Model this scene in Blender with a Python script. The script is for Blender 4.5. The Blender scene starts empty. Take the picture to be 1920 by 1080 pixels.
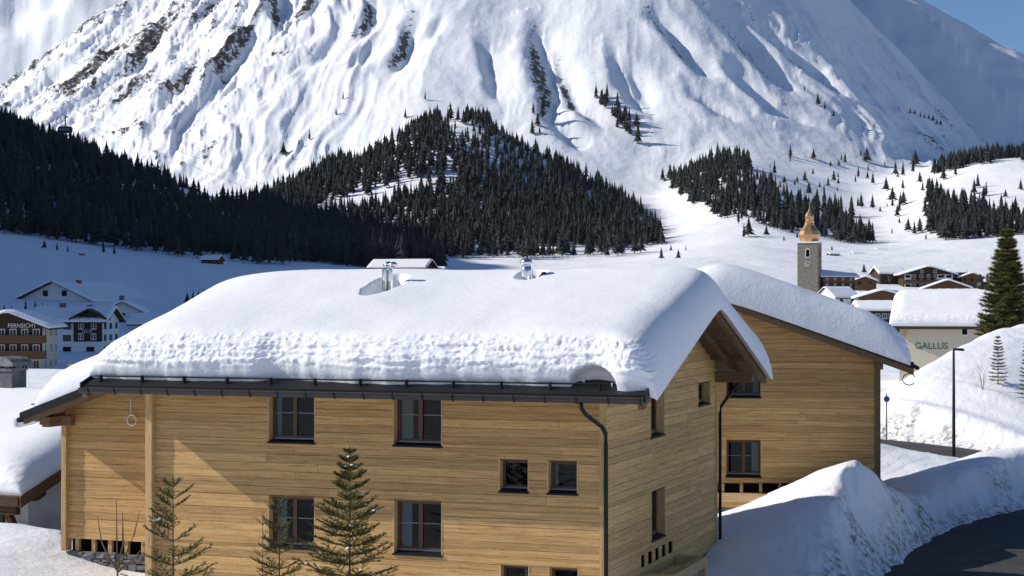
import bpy, math, random
import numpy as np
from mathutils import Vector, Matrix
R = math.radians
# ------------------------------------------------------------------ camera, sky, sun, exposure
F = 3406.0; CX, CY, HZ = 960.0, 540.0, 560.0      # focal length and horizon in photo pixels
CAMZ = 10.0
scn = bpy.context.scene
col = bpy.context.collection
cam_d = bpy.data.cameras.new('camera'); cam = bpy.data.objects.new('camera', cam_d); col.objects.link(cam)
cam_d.sensor_width = 36.0; cam_d.lens = 36.0 * F / 1920.0; cam_d.clip_start = 0.5; cam_d.clip_end = 20000
cam.location = (0, 0, CAMZ); cam.rotation_euler = (R(90) + math.atan((HZ - CY) / F), 0, 0)
scn.camera = cam
SUN_EL = R(30.5); SUN_AZ = R(-5.4)                # the way the light travels, from +X
sd = Vector((math.cos(SUN_AZ) * math.cos(SUN_EL), math.sin(SUN_AZ) * math.cos(SUN_EL), -math.sin(SUN_EL)))
w = bpy.data.worlds.new('World'); scn.world = w; w.use_nodes = True
wn = w.node_tree.nodes; wl = w.node_tree.links
sky = wn.new('ShaderNodeTexSky'); sky.sky_type = 'NISHITA'; sky.sun_disc = False
sky.sun_elevation = SUN_EL; sky.sun_rotation = math.atan2(-sd.x, -sd.y)
sky.altitude = 1450; sky.air_density = 1.0; sky.dust_density = 0.0; sky.ozone_density = 7.0
wl.new(sky.outputs[0], wn['Background'].inputs[0]); wn['Background'].inputs[1].default_value = 0.09
sun_d = bpy.data.lights.new('sun', 'SUN'); sun_d.energy = 4.7; sun_d.angle = R(0.53); sun_d.color = (1.0, 0.95, 0.87)
sun = bpy.data.objects.new('sun', sun_d); col.objects.link(sun); sun.rotation_euler = sd.to_track_quat('-Z', 'Y').to_euler()
sun.location = (-60, 20, 60)
vs = scn.view_settings
vs.view_transform = 'Standard'; vs.look = 'None'; vs.exposure = 0.12; vs.gamma = 1.0; vs.use_curve_mapping = False

# ------------------------------------------------------------------ helpers
rng = np.random.default_rng(7); random.seed(7)
def hash2(ix, iy, seed):
    h = (ix.astype(np.int64) * 374761393 + iy.astype(np.int64) * 668265263 + seed * 1442695041) & 0xffffffff
    h = ((h ^ (h >> 13)) * 1274126177) & 0xffffffff
    h = ((h ^ (h >> 16)) * 2246822519) & 0xffffffff
    return ((h ^ (h >> 15)) & 0xffffff) / float(0xffffff)
def noise(x, y, seed=0):
    x = np.asarray(x, float); y = np.asarray(y, float)
    ix = np.floor(x); iy = np.floor(y); fx = x - ix; fy = y - iy
    fx = fx * fx * fx * (fx * (fx * 6 - 15) + 10); fy = fy * fy * fy * (fy * (fy * 6 - 15) + 10)
    a = hash2(ix, iy, seed); b = hash2(ix + 1, iy, seed); c = hash2(ix, iy + 1, seed); d = hash2(ix + 1, iy + 1, seed)
    return (a * (1 - fx) + b * fx) * (1 - fy) + (c * (1 - fx) + d * fx) * fy * 1.0
def fbm(x, y, o=4, seed=0, g=0.5):
    s = 0.0; a = 1.0; t = 0.0
    for k in range(o):
        s = s + a * (noise(x * 2 ** k + 17.3 * k, y * 2 ** k - 9.1 * k, seed + k) - 0.5); t += a; a *= g
    return 2 * s / t
def ridged(x, y, o=4, seed=0, g=0.5):
    s = 0.0; a = 1.0; t = 0.0
    for k in range(o):
        n = 1 - np.abs(2 * noise(x * 2 ** k + 5.7 * k, y * 2 ** k + 3.3 * k, seed + k) - 1)
        s = s + a * n * n; t += a; a *= g
    return s / t
def sstep(a, b, x):
    t = np.clip((x - a) / (b - a), 0, 1); return t * t * (3 - 2 * t)

MATS = {}
def mat(name, color, rough=0.7, metal=0.0, spec=0.5, build=None):
    if name in MATS: return MATS[name]
    m = bpy.data.materials.new(name); m.use_nodes = True
    b = m.node_tree.nodes['Principled BSDF']
    b.inputs['Base Color'].default_value = (*color, 1); b.inputs['Roughness'].default_value = rough
    b.inputs['Metallic'].default_value = metal; b.inputs['Specular IOR Level'].default_value = spec
    if build: build(m.node_tree, b)
    MATS[name] = m
    return m
def N(nt, kind, **kw):
    n = nt.nodes.new('ShaderNode' + kind)
    for k, v in kw.items():
        if k in n.inputs: n.inputs[k].default_value = v
        else: setattr(n, k, v)
    return n
def coords(nt, scale=(1, 1, 1), out='Object'):
    tc = N(nt, 'TexCoord'); mp = N(nt, 'Mapping'); mp.inputs['Scale'].default_value = scale
    nt.links.new(tc.outputs[out], mp.inputs[0]); return mp.outputs[0]
def tex(nt, vec, scale, detail=3, rough=0.55):
    n = N(nt, 'TexNoise', Scale=scale, Detail=detail, Roughness=rough); nt.links.new(vec, n.inputs['Vector']); return n.outputs['Fac']
def ramp(nt, fac, stops):
    r = N(nt, 'ValToRGB'); el = r.color_ramp.elements
    while len(el) < len(stops): el.new(0.5)
    for e, (p, c) in zip(el, stops): e.position = p; e.color = (*c, 1) if len(c) == 3 else c
    nt.links.new(fac, r.inputs[0]); return r.outputs[0]
def mix(nt, fac, a, b, mode='MIX'):
    n = N(nt, 'Mix', data_type='RGBA', blend_type=mode)
    for s, v in ((0, fac), (6, a), (7, b)):
        if isinstance(v, (int, float)): n.inputs[s].default_value = v
        elif isinstance(v, tuple): n.inputs[s].default_value = (*v, 1)
        else: nt.links.new(v, n.inputs[s])
    return n.outputs[2]
def math_n(nt, op, a, b=0.0):
    n = N(nt, 'Math', operation=op)
    for s, v in ((0, a), (1, b)):
        if isinstance(v, (int, float)): n.inputs[s].default_value = v
        else: nt.links.new(v, n.inputs[s])
    return n.outputs[0]
def bump(nt, b, h, strength=0.4, dist=0.02):
    n = N(nt, 'Bump', Strength=strength, Distance=dist); nt.links.new(h, n.inputs['Height']); nt.links.new(n.outputs[0], b.inputs['Normal'])

def snow_build(fine, d1, coarse=None, d2=0.1):
    def f(nt, b):
        v = coords(nt)
        h = tex(nt, v, fine, 4, 0.65)
        if coarse:
            h2 = tex(nt, v, coarse, 3, 0.5)
            h = math_n(nt, 'ADD', math_n(nt, 'MULTIPLY', h, d1), math_n(nt, 'MULTIPLY', h2, d2)); bump(nt, b, h, 1.0, 1.0)
        else: bump(nt, b, h, 1.0, d1)
    return f
SNOW = mat('snow', (0.88, 0.89, 0.91), 0.65, spec=0.25, build=snow_build(11, 0.012, 1.3, 0.03))
def ground_build(nt, b):
    v = coords(nt)
    h = math_n(nt, 'ADD', math_n(nt, 'MULTIPLY', tex(nt, v, 6, 4, .65), .03), math_n(nt, 'MULTIPLY', tex(nt, v, .8, 3), .1))
    bump(nt, b, h, 1.0, 1.0)
    at = N(nt, 'Attribute', attribute_name='dirt')
    d = math_n(nt, 'MULTIPLY', at.outputs['Fac'], ramp(nt, tex(nt, v, 3.2, 6, .75), [(.45, (0, 0, 0)), (.60, (1, 1, 1))]))
    nt.links.new(mix(nt, d, (.88, .89, .91), (.25, .2, .15)), b.inputs['Base Color'])
GROUND = mat('ground_snow', (.88, .89, .91), .7, spec=.2, build=ground_build)
def mountain_build(nt, b):
    v = coords(nt)
    at = N(nt, 'Attribute', attribute_name='rock')
    n = tex(nt, v, .16, 8, .8)
    fac = math_n(nt, 'ADD', at.outputs['Fac'], math_n(nt, 'MULTIPLY', math_n(nt, 'SUBTRACT', n, .5), 3.4))
    m = ramp(nt, fac, [(.60, (0, 0, 0)), (.66, (1, 1, 1))])
    rock = ramp(nt, tex(nt, v, .3, 4), [(.3, (.035, .032, .03)), (.7, (.13, .115, .10))])
    nt.links.new(mix(nt, m, (.86, .87, .9), rock), b.inputs['Base Color'])
    h = math_n(nt, 'ADD', math_n(nt, 'MULTIPLY', tex(nt, v, .04, 5, .6), 2.2), math_n(nt, 'MULTIPLY', tex(nt, v, .4, 3, .6), .22))
    bump(nt, b, h, .8, 1.0)
MOUNT = mat('mountain_snow', (.86, .87, .9), .75, spec=.15, build=mountain_build)

def wood_build(c1, c2, c3, axis='x', var=.5):
    def f(nt, b):
        sx = (.35, 6, 9) if axis == 'x' else ((6, .35, 9) if axis == 'y' else (6, 6, .5))
        oi = N(nt, 'ObjectInfo'); tc = N(nt, 'TexCoord')
        off = N(nt, 'Vector_Math'.replace('_', ''), operation='SCALE'); 
        cmb = N(nt, 'CombineXYZ'); 
        for k in range(3): nt.links.new(oi.outputs['Random'], cmb.inputs[k])
        nt.links.new(cmb.outputs[0], off.inputs[0]); off.inputs['Scale'].default_value = 37.0
        add = N(nt, 'VectorMath', operation='ADD'); nt.links.new(tc.outputs['Object'], add.inputs[0]); nt.links.new(off.outputs[0], add.inputs[1])
        mp = N(nt, 'Mapping'); mp.inputs['Scale'].default_value = sx; nt.links.new(add.outputs[0], mp.inputs[0])
        g = tex(nt, mp.outputs[0], 2.2, 6, .65)
        base = ramp(nt, g, [(.25, c1), (.52, c2), (.78, c3)])
        tone = math_n(nt, 'ADD', math_n(nt, 'MULTIPLY', oi.outputs['Random'], var), 1 - var * .62)
        cm = N(nt, 'CombineXYZ'); 
        for k in range(3): nt.links.new(tone, cm.inputs[k])
        base = mix(nt, 1.0, base, cm.outputs[0], 'MULTIPLY')
        # knots and short dark marks
        mk = N(nt, 'Mapping'); mk.inputs['Scale'].default_value = (2.6, 2.6, 5.6) if axis != 'z' else (5, 5, 2); nt.links.new(add.outputs[0], mk.inputs[0])
        vo = N(nt, 'TexVoronoi', Scale=3.0, Randomness=1.0); nt.links.new(mk.outputs[0], vo.inputs['Vector'])
        kn = ramp(nt, vo.outputs['Distance'], [(.08, (1, 1, 1)), (.17, (0, 0, 0))])
        st = ramp(nt, tex(nt, mp.outputs[0], 5.0, 5, .75), [(.55, (0, 0, 0)), (.64, (1, 1, 1))])
        dk = math_n(nt, 'MINIMUM', math_n(nt, 'ADD', math_n(nt, 'MULTIPLY', kn, .8), math_n(nt, 'MULTIPLY', st, .6)), 1.0)
        nt.links.new(mix(nt, dk, base, tuple(x * .35 for x in c1)), b.inputs['Base Color'])
        bump(nt, b, g, .6, .012)
    return f
WX = mat('timber_board', (.5, .33, .15), .75, spec=.2, build=wood_build((.35, .19, .07), (.575, .355, .145), (.68, .465, .225), 'x', .36))
WY = mat('timber_board_gable_lit', (.5, .33, .15), .75, spec=.2, build=wood_build((.47, .265, .10), (.67, .43, .175), (.76, .54, .26), 'y', .30))  # brighter than the front boards: missing bounced light put into the colour
WZ = mat('timber_upright', (.5, .35, .17), .75, spec=.2, build=wood_build((.42, .27, .11), (.56, .38, .18), (.64, .47, .25), 'z', .2))
WNEW = mat('pale_new_wood', (.62, .45, .25), .7, spec=.2, build=wood_build((.5, .33, .15), (.64, .46, .24), (.7, .53, .3), 'x', .2))
WBEAM = mat('beam_brown', (.2, .12, .06), .8, spec=.2, build=wood_build((.12, .07, .035), (.2, .125, .07), (.27, .18, .105), 'y', .3))
WDARK = mat('old_dark_wood', (.06, .035, .022), .8, spec=.2, build=wood_build((.035, .02, .013), (.065, .038, .024), (.1, .06, .04), 'x', .3))
WMID = mat('old_brown_wood', (.14, .075, .035), .8, spec=.2, build=wood_build((.09, .045, .02), (.15, .08, .04), (.2, .12, .06), 'x', .3))
FRAME = mat('window_frame_brown', (.1, .045, .025), .45, spec=.4)
METAL = mat('dark_sheet_metal', (.009, .010, .012), .55, 0.0, .25, build=lambda nt, b: bump(nt, b, tex(nt, coords(nt), 14, 3), .15, .01))
GREYM = mat('grey_sheet_metal', (.16, .17, .2), .4, .6)
GUTTER = mat('gutter_metal', (.022, .025, .03), .4, .0)
CHROME = mat('stainless_steel', (.72, .74, .76), .18, 1.0)
GLASS = mat('window_glass', (.007, .008, .009), .03, 0, .3)
def pane_build(nt, b):
    out = nt.nodes['Material Output']; tr = N(nt, 'BsdfTransparent'); tr.inputs[0].default_value = (.75, .8, .8, 1); gl = N(nt, 'BsdfGlossy', Roughness=.02); fr = N(nt, 'Fresnel', IOR=1.28); mx = N(nt, 'MixShader')
    nt.links.new(fr.outputs[0], mx.inputs[0]); nt.links.new(tr.outputs[0], mx.inputs[1]); nt.links.new(gl.outputs[0], mx.inputs[2]); nt.links.new(mx.outputs[0], out.inputs['Surface'])
CLEAR = mat('clear_window_glass', (.5, .5, .5), .02, build=pane_build)
CURT = mat('curtain_cloth', (.34, .35, .36), .9, spec=.1)
BLACKIN = mat('dark_interior', (.006, .006, .007), .9, spec=0)
CONC = mat('concrete', (.12, .125, .135), .85, spec=.2, build=lambda nt, b: (nt.links.new(ramp(nt, tex(nt, coords(nt), 3, 6, .7), [(.3, (.07, .075, .085)), (.7, (.17, .175, .19))]), b.inputs['Base Color']), bump(nt, b, tex(nt, coords(nt), 20, 4), .4, .02)))
STONE = mat('rubble_stone', (.16, .16, .17), .9, spec=.2, build=lambda nt, b: (nt.links.new(ramp(nt, tex(nt, coords(nt), 5, 5, .7), [(.3, (.08, .08, .085)), (.7, (.26, .26, .27))]), b.inputs['Base Color'])))
PLAST = mat('white_plaster', (.78, .78, .77), .85, spec=.2, build=lambda nt, b: (nt.links.new(ramp(nt, tex(nt, coords(nt), .7, 5, .6), [(.3, (.72, .72, .71)), (.7, (.82, .82, .81))]), b.inputs['Base Color']), bump(nt, b, tex(nt, coords(nt), 30, 3), .2, .01)))
CREAM = mat('cream_plaster', (.62, .55, .42), .85, spec=.2, build=lambda nt, b: bump(nt, b, tex(nt, coords(nt), 30, 3), .2, .01))
ASPH = mat('asphalt', (.05, .05, .052), .85, spec=.3, build=lambda nt, b: (nt.links.new(ramp(nt, tex(nt, coords(nt), .9, 6, .7), [(.3, (.035, .035, .037)), (.7, (.075, .072, .07))]), b.inputs['Base Color']), bump(nt, b, tex(nt, coords(nt), 40, 3), .3, .01)))
COPPER = mat('copper_shingle', (.62, .30, .12), .35, .85, build=lambda nt, b: (nt.links.new(ramp(nt, tex(nt, coords(nt), 1.2, 4), [(.3, (.55, .28, .11)), (.7, (.80, .50, .25))]), b.inputs['Base Color'])))
TOWER = mat('tower_stone', (.26, .22, .17), .9, spec=.15, build=lambda nt, b: (nt.links.new(ramp(nt, tex(nt, coords(nt), 1.6, 6, .75), [(.3, (.13, .11, .085)), (.7, (.36, .31, .25))]), b.inputs['Base Color']), bump(nt, b, tex(nt, coords(nt), 2.5, 4), .6, .15)))
NEEDLE = mat('spruce_needles', (.04, .055, .022), .7, spec=.2, build=lambda nt, b: nt.links.new(ramp(nt, tex(nt, coords(nt), 3, 4), [(.3, (.055, .062, .018)), (.7, (.20, .19, .06))]), b.inputs['Base Color']))
def far_needle(nt, b):
    g = N(nt, 'NewGeometry'); v = g.outputs['Position']
    nn = tex(nt, v, .25, 4, .7)
    base = ramp(nt, nn, [(.3, (.017, .020, .020)), (.7, (.052, .056, .050))])
    fl = ramp(nt, tex(nt, v, 1.1, 3, .8), [(.70, (0, 0, 0)), (.74, (1, 1, 1))])
    nt.links.new(mix(nt, math_n(nt, 'MULTIPLY', fl, .45), base, (.7, .72, .75)), b.inputs['Base Color'])
FARN = mat('dark_spruce_foliage', (.025, .03, .022), .85, spec=.1, build=far_needle)
BARK = mat('bark', (.12, .085, .055), .9, spec=.1, build=lambda nt, b: bump(nt, b, tex(nt, coords(nt, (8, 8, 2)), 3, 4), .5, .02))
TWIG = mat('bare_twig', (.16, .12, .07), .85, spec=.1)
GREEN = mat('green_lettering', (.03, .16, .07), .6)
BLUE = mat('blue_sign', (.05, .07, .35), .5)
WHITEP = mat('white_paint', (.75, .75, .74), .6)
REDP = mat('red_paint', (.45, .05, .05), .6)
BRICK = mat('red_chimney_brick', (.3, .1, .06), .85)
ICE = mat('ice', (.75, .82, .88), .15, 0, .5)

class MB:
    def __init__(s): s.v = []; s.f = []; s.n = 0
    def add(s, v, f):
        v = np.asarray(v, float).reshape(-1, 3); s.v.append(v); s.f.extend([tuple(i + s.n for i in q) for q in f]); s.n += len(v); return s
    def box(s, x0, x1, y0, y1, z0, z1):
        v = [(x, y, z) for z in (z0, z1) for y in (y0, y1) for x in (x0, x1)]
        return s.add(v, [(0, 2, 3, 1), (4, 5, 7, 6), (0, 1, 5, 4), (2, 6, 7, 3), (0, 4, 6, 2), (1, 3, 7, 5)])
    def bevbox(s, x0, x1, y0, y1, z0, z1, c=.006):
        # box whose front (-y) edges are chamfered
        v = [(x0, y1, z0), (x1, y1, z0), (x1, y1, z1), (x0, y1, z1), (x0, y0 + c, z0), (x1, y0 + c, z0), (x1, y0 + c, z1), (x0, y0 + c, z1),
             (x0 + c, y0, z0 + c), (x1 - c, y0, z0 + c), (x1 - c, y0, z1 - c), (x0 + c, y0, z1 - c)]
        return s.add(v, [(0, 1, 2, 3), (8, 11, 10, 9), (4, 8, 9, 5), (5, 9, 10, 6), (6, 10, 11, 7), (7, 11, 8, 4), (0, 4, 5, 1), (1, 5, 6, 2), (2, 6, 7, 3), (3, 7, 4, 0)][:])
    def prism(s, poly, axis, a0, a1):
        # poly: 2-D points in the two other axes (x,y,z order kept), extruded along axis
        n = len(poly); v = []
        for a in (a0, a1):
            for p in poly:
                q = list(p); q.insert(axis, a); v.append(q)
        f = [tuple(range(n - 1, -1, -1)), tuple(range(n, 2 * n))] + [(i, (i + 1) % n, n + (i + 1) % n, n + i) for i in range(n)]
        return s.add(v, f)
    def tube(s, pts, r, n=8, cap=True):
        pts = [Vector(p) for p in pts]; rs = r if isinstance(r, (list, tuple)) else [r] * len(pts)
        rows = []; up = Vector((0, 0, 1))
        for i, p in enumerate(pts):
            t = (pts[min(i + 1, len(pts) - 1)] - pts[max(i - 1, 0)]).normalized()
            a = t.cross(up if abs(t.z) < .95 else Vector((1, 0, 0))).normalized(); bb = t.cross(a)
            rows.append([p + (a * math.cos(2 * math.pi * k / n) + bb * math.sin(2 * math.pi * k / n)) * rs[i] for k in range(n)])
        v = [q for row in rows for q in row]; f = []
        for i in range(len(pts) - 1):
            for k in range(n): f.append((i * n + k, i * n + (k + 1) % n, (i + 1) * n + (k + 1) % n, (i + 1) * n + k))
        if cap: f += [tuple(range(n - 1, -1, -1)), tuple(range((len(pts) - 1) * n, len(pts) * n))]
        return s.add([tuple(q) for q in v], f)
    def lathe(s, prof, n=16, cx=0, cy=0, ph=0.0):
        v = []; f = []
        for (r, z) in prof:
            for k in range(n): a = 2 * math.pi * k / n + ph; v.append((cx + r * math.cos(a), cy + r * math.sin(a), z))
        for i in range(len(prof) - 1):
            for k in range(n): f.append((i * n + k, i * n + (k + 1) % n, (i + 1) * n + (k + 1) % n, (i + 1) * n + k))
        f += [tuple(range(n - 1, -1, -1)), tuple(range((len(prof) - 1) * n, len(prof) * n))]
        return s.add(v, f)
    def build(s, name, material, parent=None, smooth=False):
        return mesh_obj(name, np.concatenate(s.v), s.f, material, parent, smooth)
def mesh_obj(name, v, f, material, parent=None, smooth=False):
    me = bpy.data.meshes.new(name); me.from_pydata([tuple(p) for p in v], [], f); me.update()
    if smooth: me.polygons.foreach_set('use_smooth', [True] * len(me.polygons))
    me.materials.append(material)
    o = bpy.data.objects.new(name, me); col.objects.link(o)
    if parent: o.parent = parent
    return o
def grid_obj(name, P, material, parent=None, wrap=False, attrs=None, smooth=True):
    # P: (rows, cols, 3)
    r, c = P.shape[:2]; idx = np.arange(r * c).reshape(r, c)
    if wrap: idx = np.concatenate([idx, idx[:, :1]], 1)
    q = np.stack([idx[:-1, :-1], idx[:-1, 1:], idx[1:, 1:], idx[1:, :-1]], -1).reshape(-1, 4)
    me = bpy.data.meshes.new(name)
    me.vertices.add(r * c); me.vertices.foreach_set('co', P.reshape(-1).astype(np.float32))
    me.loops.add(q.size); me.loops.foreach_set('vertex_index', q.reshape(-1).astype(np.int32))
    me.polygons.add(len(q)); me.polygons.foreach_set('loop_start', np.arange(0, q.size, 4, dtype=np.int32))
    me.polygons.foreach_set('use_smooth', np.full(len(q), smooth))
    me.update(calc_edges=True)
    for k, a in (attrs or {}).items():
        at = me.attributes.new(k, 'FLOAT', 'POINT'); at.data.foreach_set('value', a.reshape(-1).astype(np.float32))
    me.materials.append(material)
    o = bpy.data.objects.new(name, me); col.objects.link(o)
    if parent: o.parent = parent
    return o
def tris_obj(name, v, t, material, parent=None, smooth=False):
    v = np.asarray(v, np.float32); t = np.asarray(t, np.int32)
    me = bpy.data.meshes.new(name)
    me.vertices.add(len(v)); me.vertices.foreach_set('co', v.reshape(-1))
    me.loops.add(t.size); me.loops.foreach_set('vertex_index', t.reshape(-1))
    me.polygons.add(len(t)); me.polygons.foreach_set('loop_start', np.arange(0, t.size, 3, dtype=np.int32))
    me.polygons.foreach_set('use_smooth', np.full(len(t), smooth)); me.update(calc_edges=True)
    me.materials.append(material)
    o = bpy.data.objects.new(name, me); col.objects.link(o)
    if parent: o.parent = parent
    return o
def empty(name, loc, rz=0.0):
    o = bpy.data.objects.new(name, None); col.objects.link(o); o.location = loc; o.rotation_euler = (0, 0, rz); o.empty_display_size = .3
    return o
def tag(o, label=None, cat=None, group=None, kind=None):
    for k, v in (('label', label), ('category', cat), ('group', group), ('kind', kind)):
        if v: o[k] = v
    return o
def copy_tree(o, parent=None):
    c = o.copy(); col.objects.link(c); c.parent = parent
    for ch in o.children: copy_tree(ch, c)
    return c
def at(px, py, Y):      # the point seen at photo pixel (px,py) at depth Y
    return Vector(((px - CX) / F * Y, Y, CAMZ + (HZ - py) / F * Y))
# ------------------------------------------------------------------ terrain
TXC = [-600, 0, 240, 480, 580, 700, 860, 950, 1050, 1150, 1250, 1330, 1400, 1480, 1550, 1650, 1750, 1850, 1920, 2500]
def zy(D, ys): return [CAMZ + (HZ - y) * D / F for y in ys]
TD = [60, 130, 200, 300, 360, 500, 650, 850, 1050, 1200, 1350, 1500, 1700, 2000]
TZ = [[2.0] * 20,
      [1.0, 1.0, 1.0, 1.0, 1.2, 1.5, 2, 2, 2, 2, 2.5, 2.5, 3, 3, 3, 3, 3, 3, 3, 3],
      [-.5, -.5, -.5, 0, .5, 1, 2, 2, 3, 3, 3, 3.5, 4, 4, 4, 4, 4, 4, 4, 4],
      [0.5, .5, .5, 1, 1.5, 2, 3, 3, 3, 3, 3, 3, 3, 3, 3, 3, 3, 3, 3, 3],
      [8, 8, 8, 8, 7, 7, 6, 6, 5, 5, 4, 4, 4, 4, 4, 4, 4, 4, 4, 4],
      zy(500, [505, 520, 533, 532, 530, 530, 530, 530, 535, 540, 550, 565, 572, 572, 572, 572, 572, 572, 572, 572]),
      zy(650, [400, 440, 473, 500, 503, 506, 508, 508, 508, 508, 508, 512, 522, 535, 541, 541, 541, 541, 541, 541]),
      zy(850, [230, 330, 395, 450, 468, 486, 497, 500, 500, 498, 490, 480, 475, 480, 485, 490, 487, 485, 483, 480]),
      zy(1050, [50, 210, 318, 385, 425, 465, 480, 478, 475, 470, 468, 445, 432, 440, 450, 458, 450, 435, 428, 400]),
      zy(1200, [160, 300, 348, 402, 402, 398, 390, 395, 405, 420, 440, 405, 380, 395, 410, 432, 390, 372, 365, 340]),
      zy(1350, [200, 330, 365, 392, 328, 262, 150, 205, 292, 362, 420, 330, 305, 345, 372, 398, 315, 283, 280, 270]),
      zy(1500, [220, 330, 360, 370, 350, 310, 250, 285, 330, 370, 392, 270, 285, 320, 338, 358, 312, 302, 300, 290]),
      zy(1700, [220, 330, 350, 355, 350, 340, 330, 330, 330, 335, 340, 300, 300, 300, 310, 330, 310, 305, 300, 300]),
      zy(2000, [230, 340, 350, 350, 350, 345, 340, 335, 330, 330, 330, 320, 310, 300, 300, 310, 300, 300, 300, 300])]
_fx = np.arange(-600, 2501, 10.0); _fd = np.linspace(math.log(60), math.log(2000), 420)
_t = np.array([np.interp(_fx, TXC, row) for row in TZ])
_t = np.array([np.interp(_fd, np.log(TD), _t[:, k]) for k in range(len(_fx))]).T      # (depth, x)
def _gs(a, s, ax):
    k = np.exp(-.5 * (np.arange(-3 * s, 3 * s + 1) / s) ** 2); k /= k.sum()
    p = np.pad(a, [(3 * s, 3 * s) if i == ax else (0, 0) for i in range(2)], 'edge')
    return np.apply_along_axis(lambda m: np.convolve(m, k, 'valid'), ax, p)
_t = _gs(_gs(_t, 6, 0), 5, 1)
def table(px, D):
    u = np.clip((px + 600) / 10, 0, len(_fx) - 1.001); v = np.clip((np.log(np.maximum(D, 1)) - _fd[0]) / (_fd[1] - _fd[0]), 0, len(_fd) - 1.001)
    i = u.astype(int); j = v.astype(int); a = u - i; b = v - j
    return (_t[j, i] * (1 - a) + _t[j, i + 1] * a) * (1 - b) + (_t[j + 1, i] * (1 - a) + _t[j + 1, i + 1] * a) * b

def poly_feature(X, Y, pts, wl_, wr_, p=1.0):
    """pts: (X,Y,z). Returns the crest height and side distance of the nearest crest point; wl/wr widths left/right of travel."""
    pts = smooth_path(pts, 4)
    best = np.full(X.shape, 1e9); zc = np.zeros(X.shape); side = np.zeros(X.shape)
    for (a, b) in zip(pts[:-1], pts[1:]):
        dx, dy = b[0] - a[0], b[1] - a[1]; L2 = dx * dx + dy * dy
        t = np.clip(((X - a[0]) * dx + (Y - a[1]) * dy) / L2, 0, 1)
        qx = a[0] + t * dx; qy = a[1] + t * dy
        d = np.hypot(X - qx, Y - qy); s = np.sign((X - a[0]) * dy - (Y - a[1]) * dx)   # +1 right of travel
        m = d < best
        best = np.where(m, d, best); zc = np.where(m, a[2] + t * (b[2] - a[2]), zc); side = np.where(m, s, side)
    wd = np.where(side > 0, wr_, wl_)
    u = np.clip(best / wd, 0, 1)
    return zc, (0.5 + 0.5 * np.cos(np.pi * u)) ** p, best, side
ROAD = [(10.2, 44), (11.6, 50), (14, 57), (16.4, 63), (19.6, 69.2), (23.5, 73.6), (27.5, 77), (28.8, 81), (27.2, 86), (24, 91), (20, 96.5), (14, 103), (6, 110)]
def dist_poly(X, Y, pts):
    best = np.full(X.shape, 1e9); tt = np.zeros(X.shape); acc = 0.0
    for a, b in zip(pts[:-1], pts[1:]):
        dx, dy = b[0] - a[0], b[1] - a[1]; L = math.hypot(dx, dy)
        t = np.clip(((X - a[0]) * dx + (Y - a[1]) * dy) / L ** 2, 0, 1)
        d = np.hypot(X - a[0] - t * dx, Y - a[1] - t * dy); m = d < best
        best = np.where(m, d, best); tt = np.where(m, acc + t * L, tt); acc += L
    return best, tt
def smooth_path(pts, n=6):
    out = []
    P = [pts[0]] + list(pts) + [pts[-1]]
    for i in range(1, len(P) - 2):
        p0, p1, p2, p3 = [np.array(q, float) for q in P[i - 1:i + 3]]
        for k in range(n):
            t = k / n
            out.append(tuple(.5 * ((2 * p1) + (p2 - p0) * t + (2 * p0 - 5 * p1 + 4 * p2 - p3) * t * t + (3 * p1 - p0 - 3 * p2 + p3) * t ** 3)))
    out.append(tuple(pts[-1])); return out
ROAD_S = smooth_path(ROAD, 5)
def road_z(t): return np.interp(t, [0, 14, 28, 45, 60, 75, 90], [0.9, 1.1, 1.25, 1.6, 2.2, 2.5, 2.6])
ROAD_W = 2.1
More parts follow.
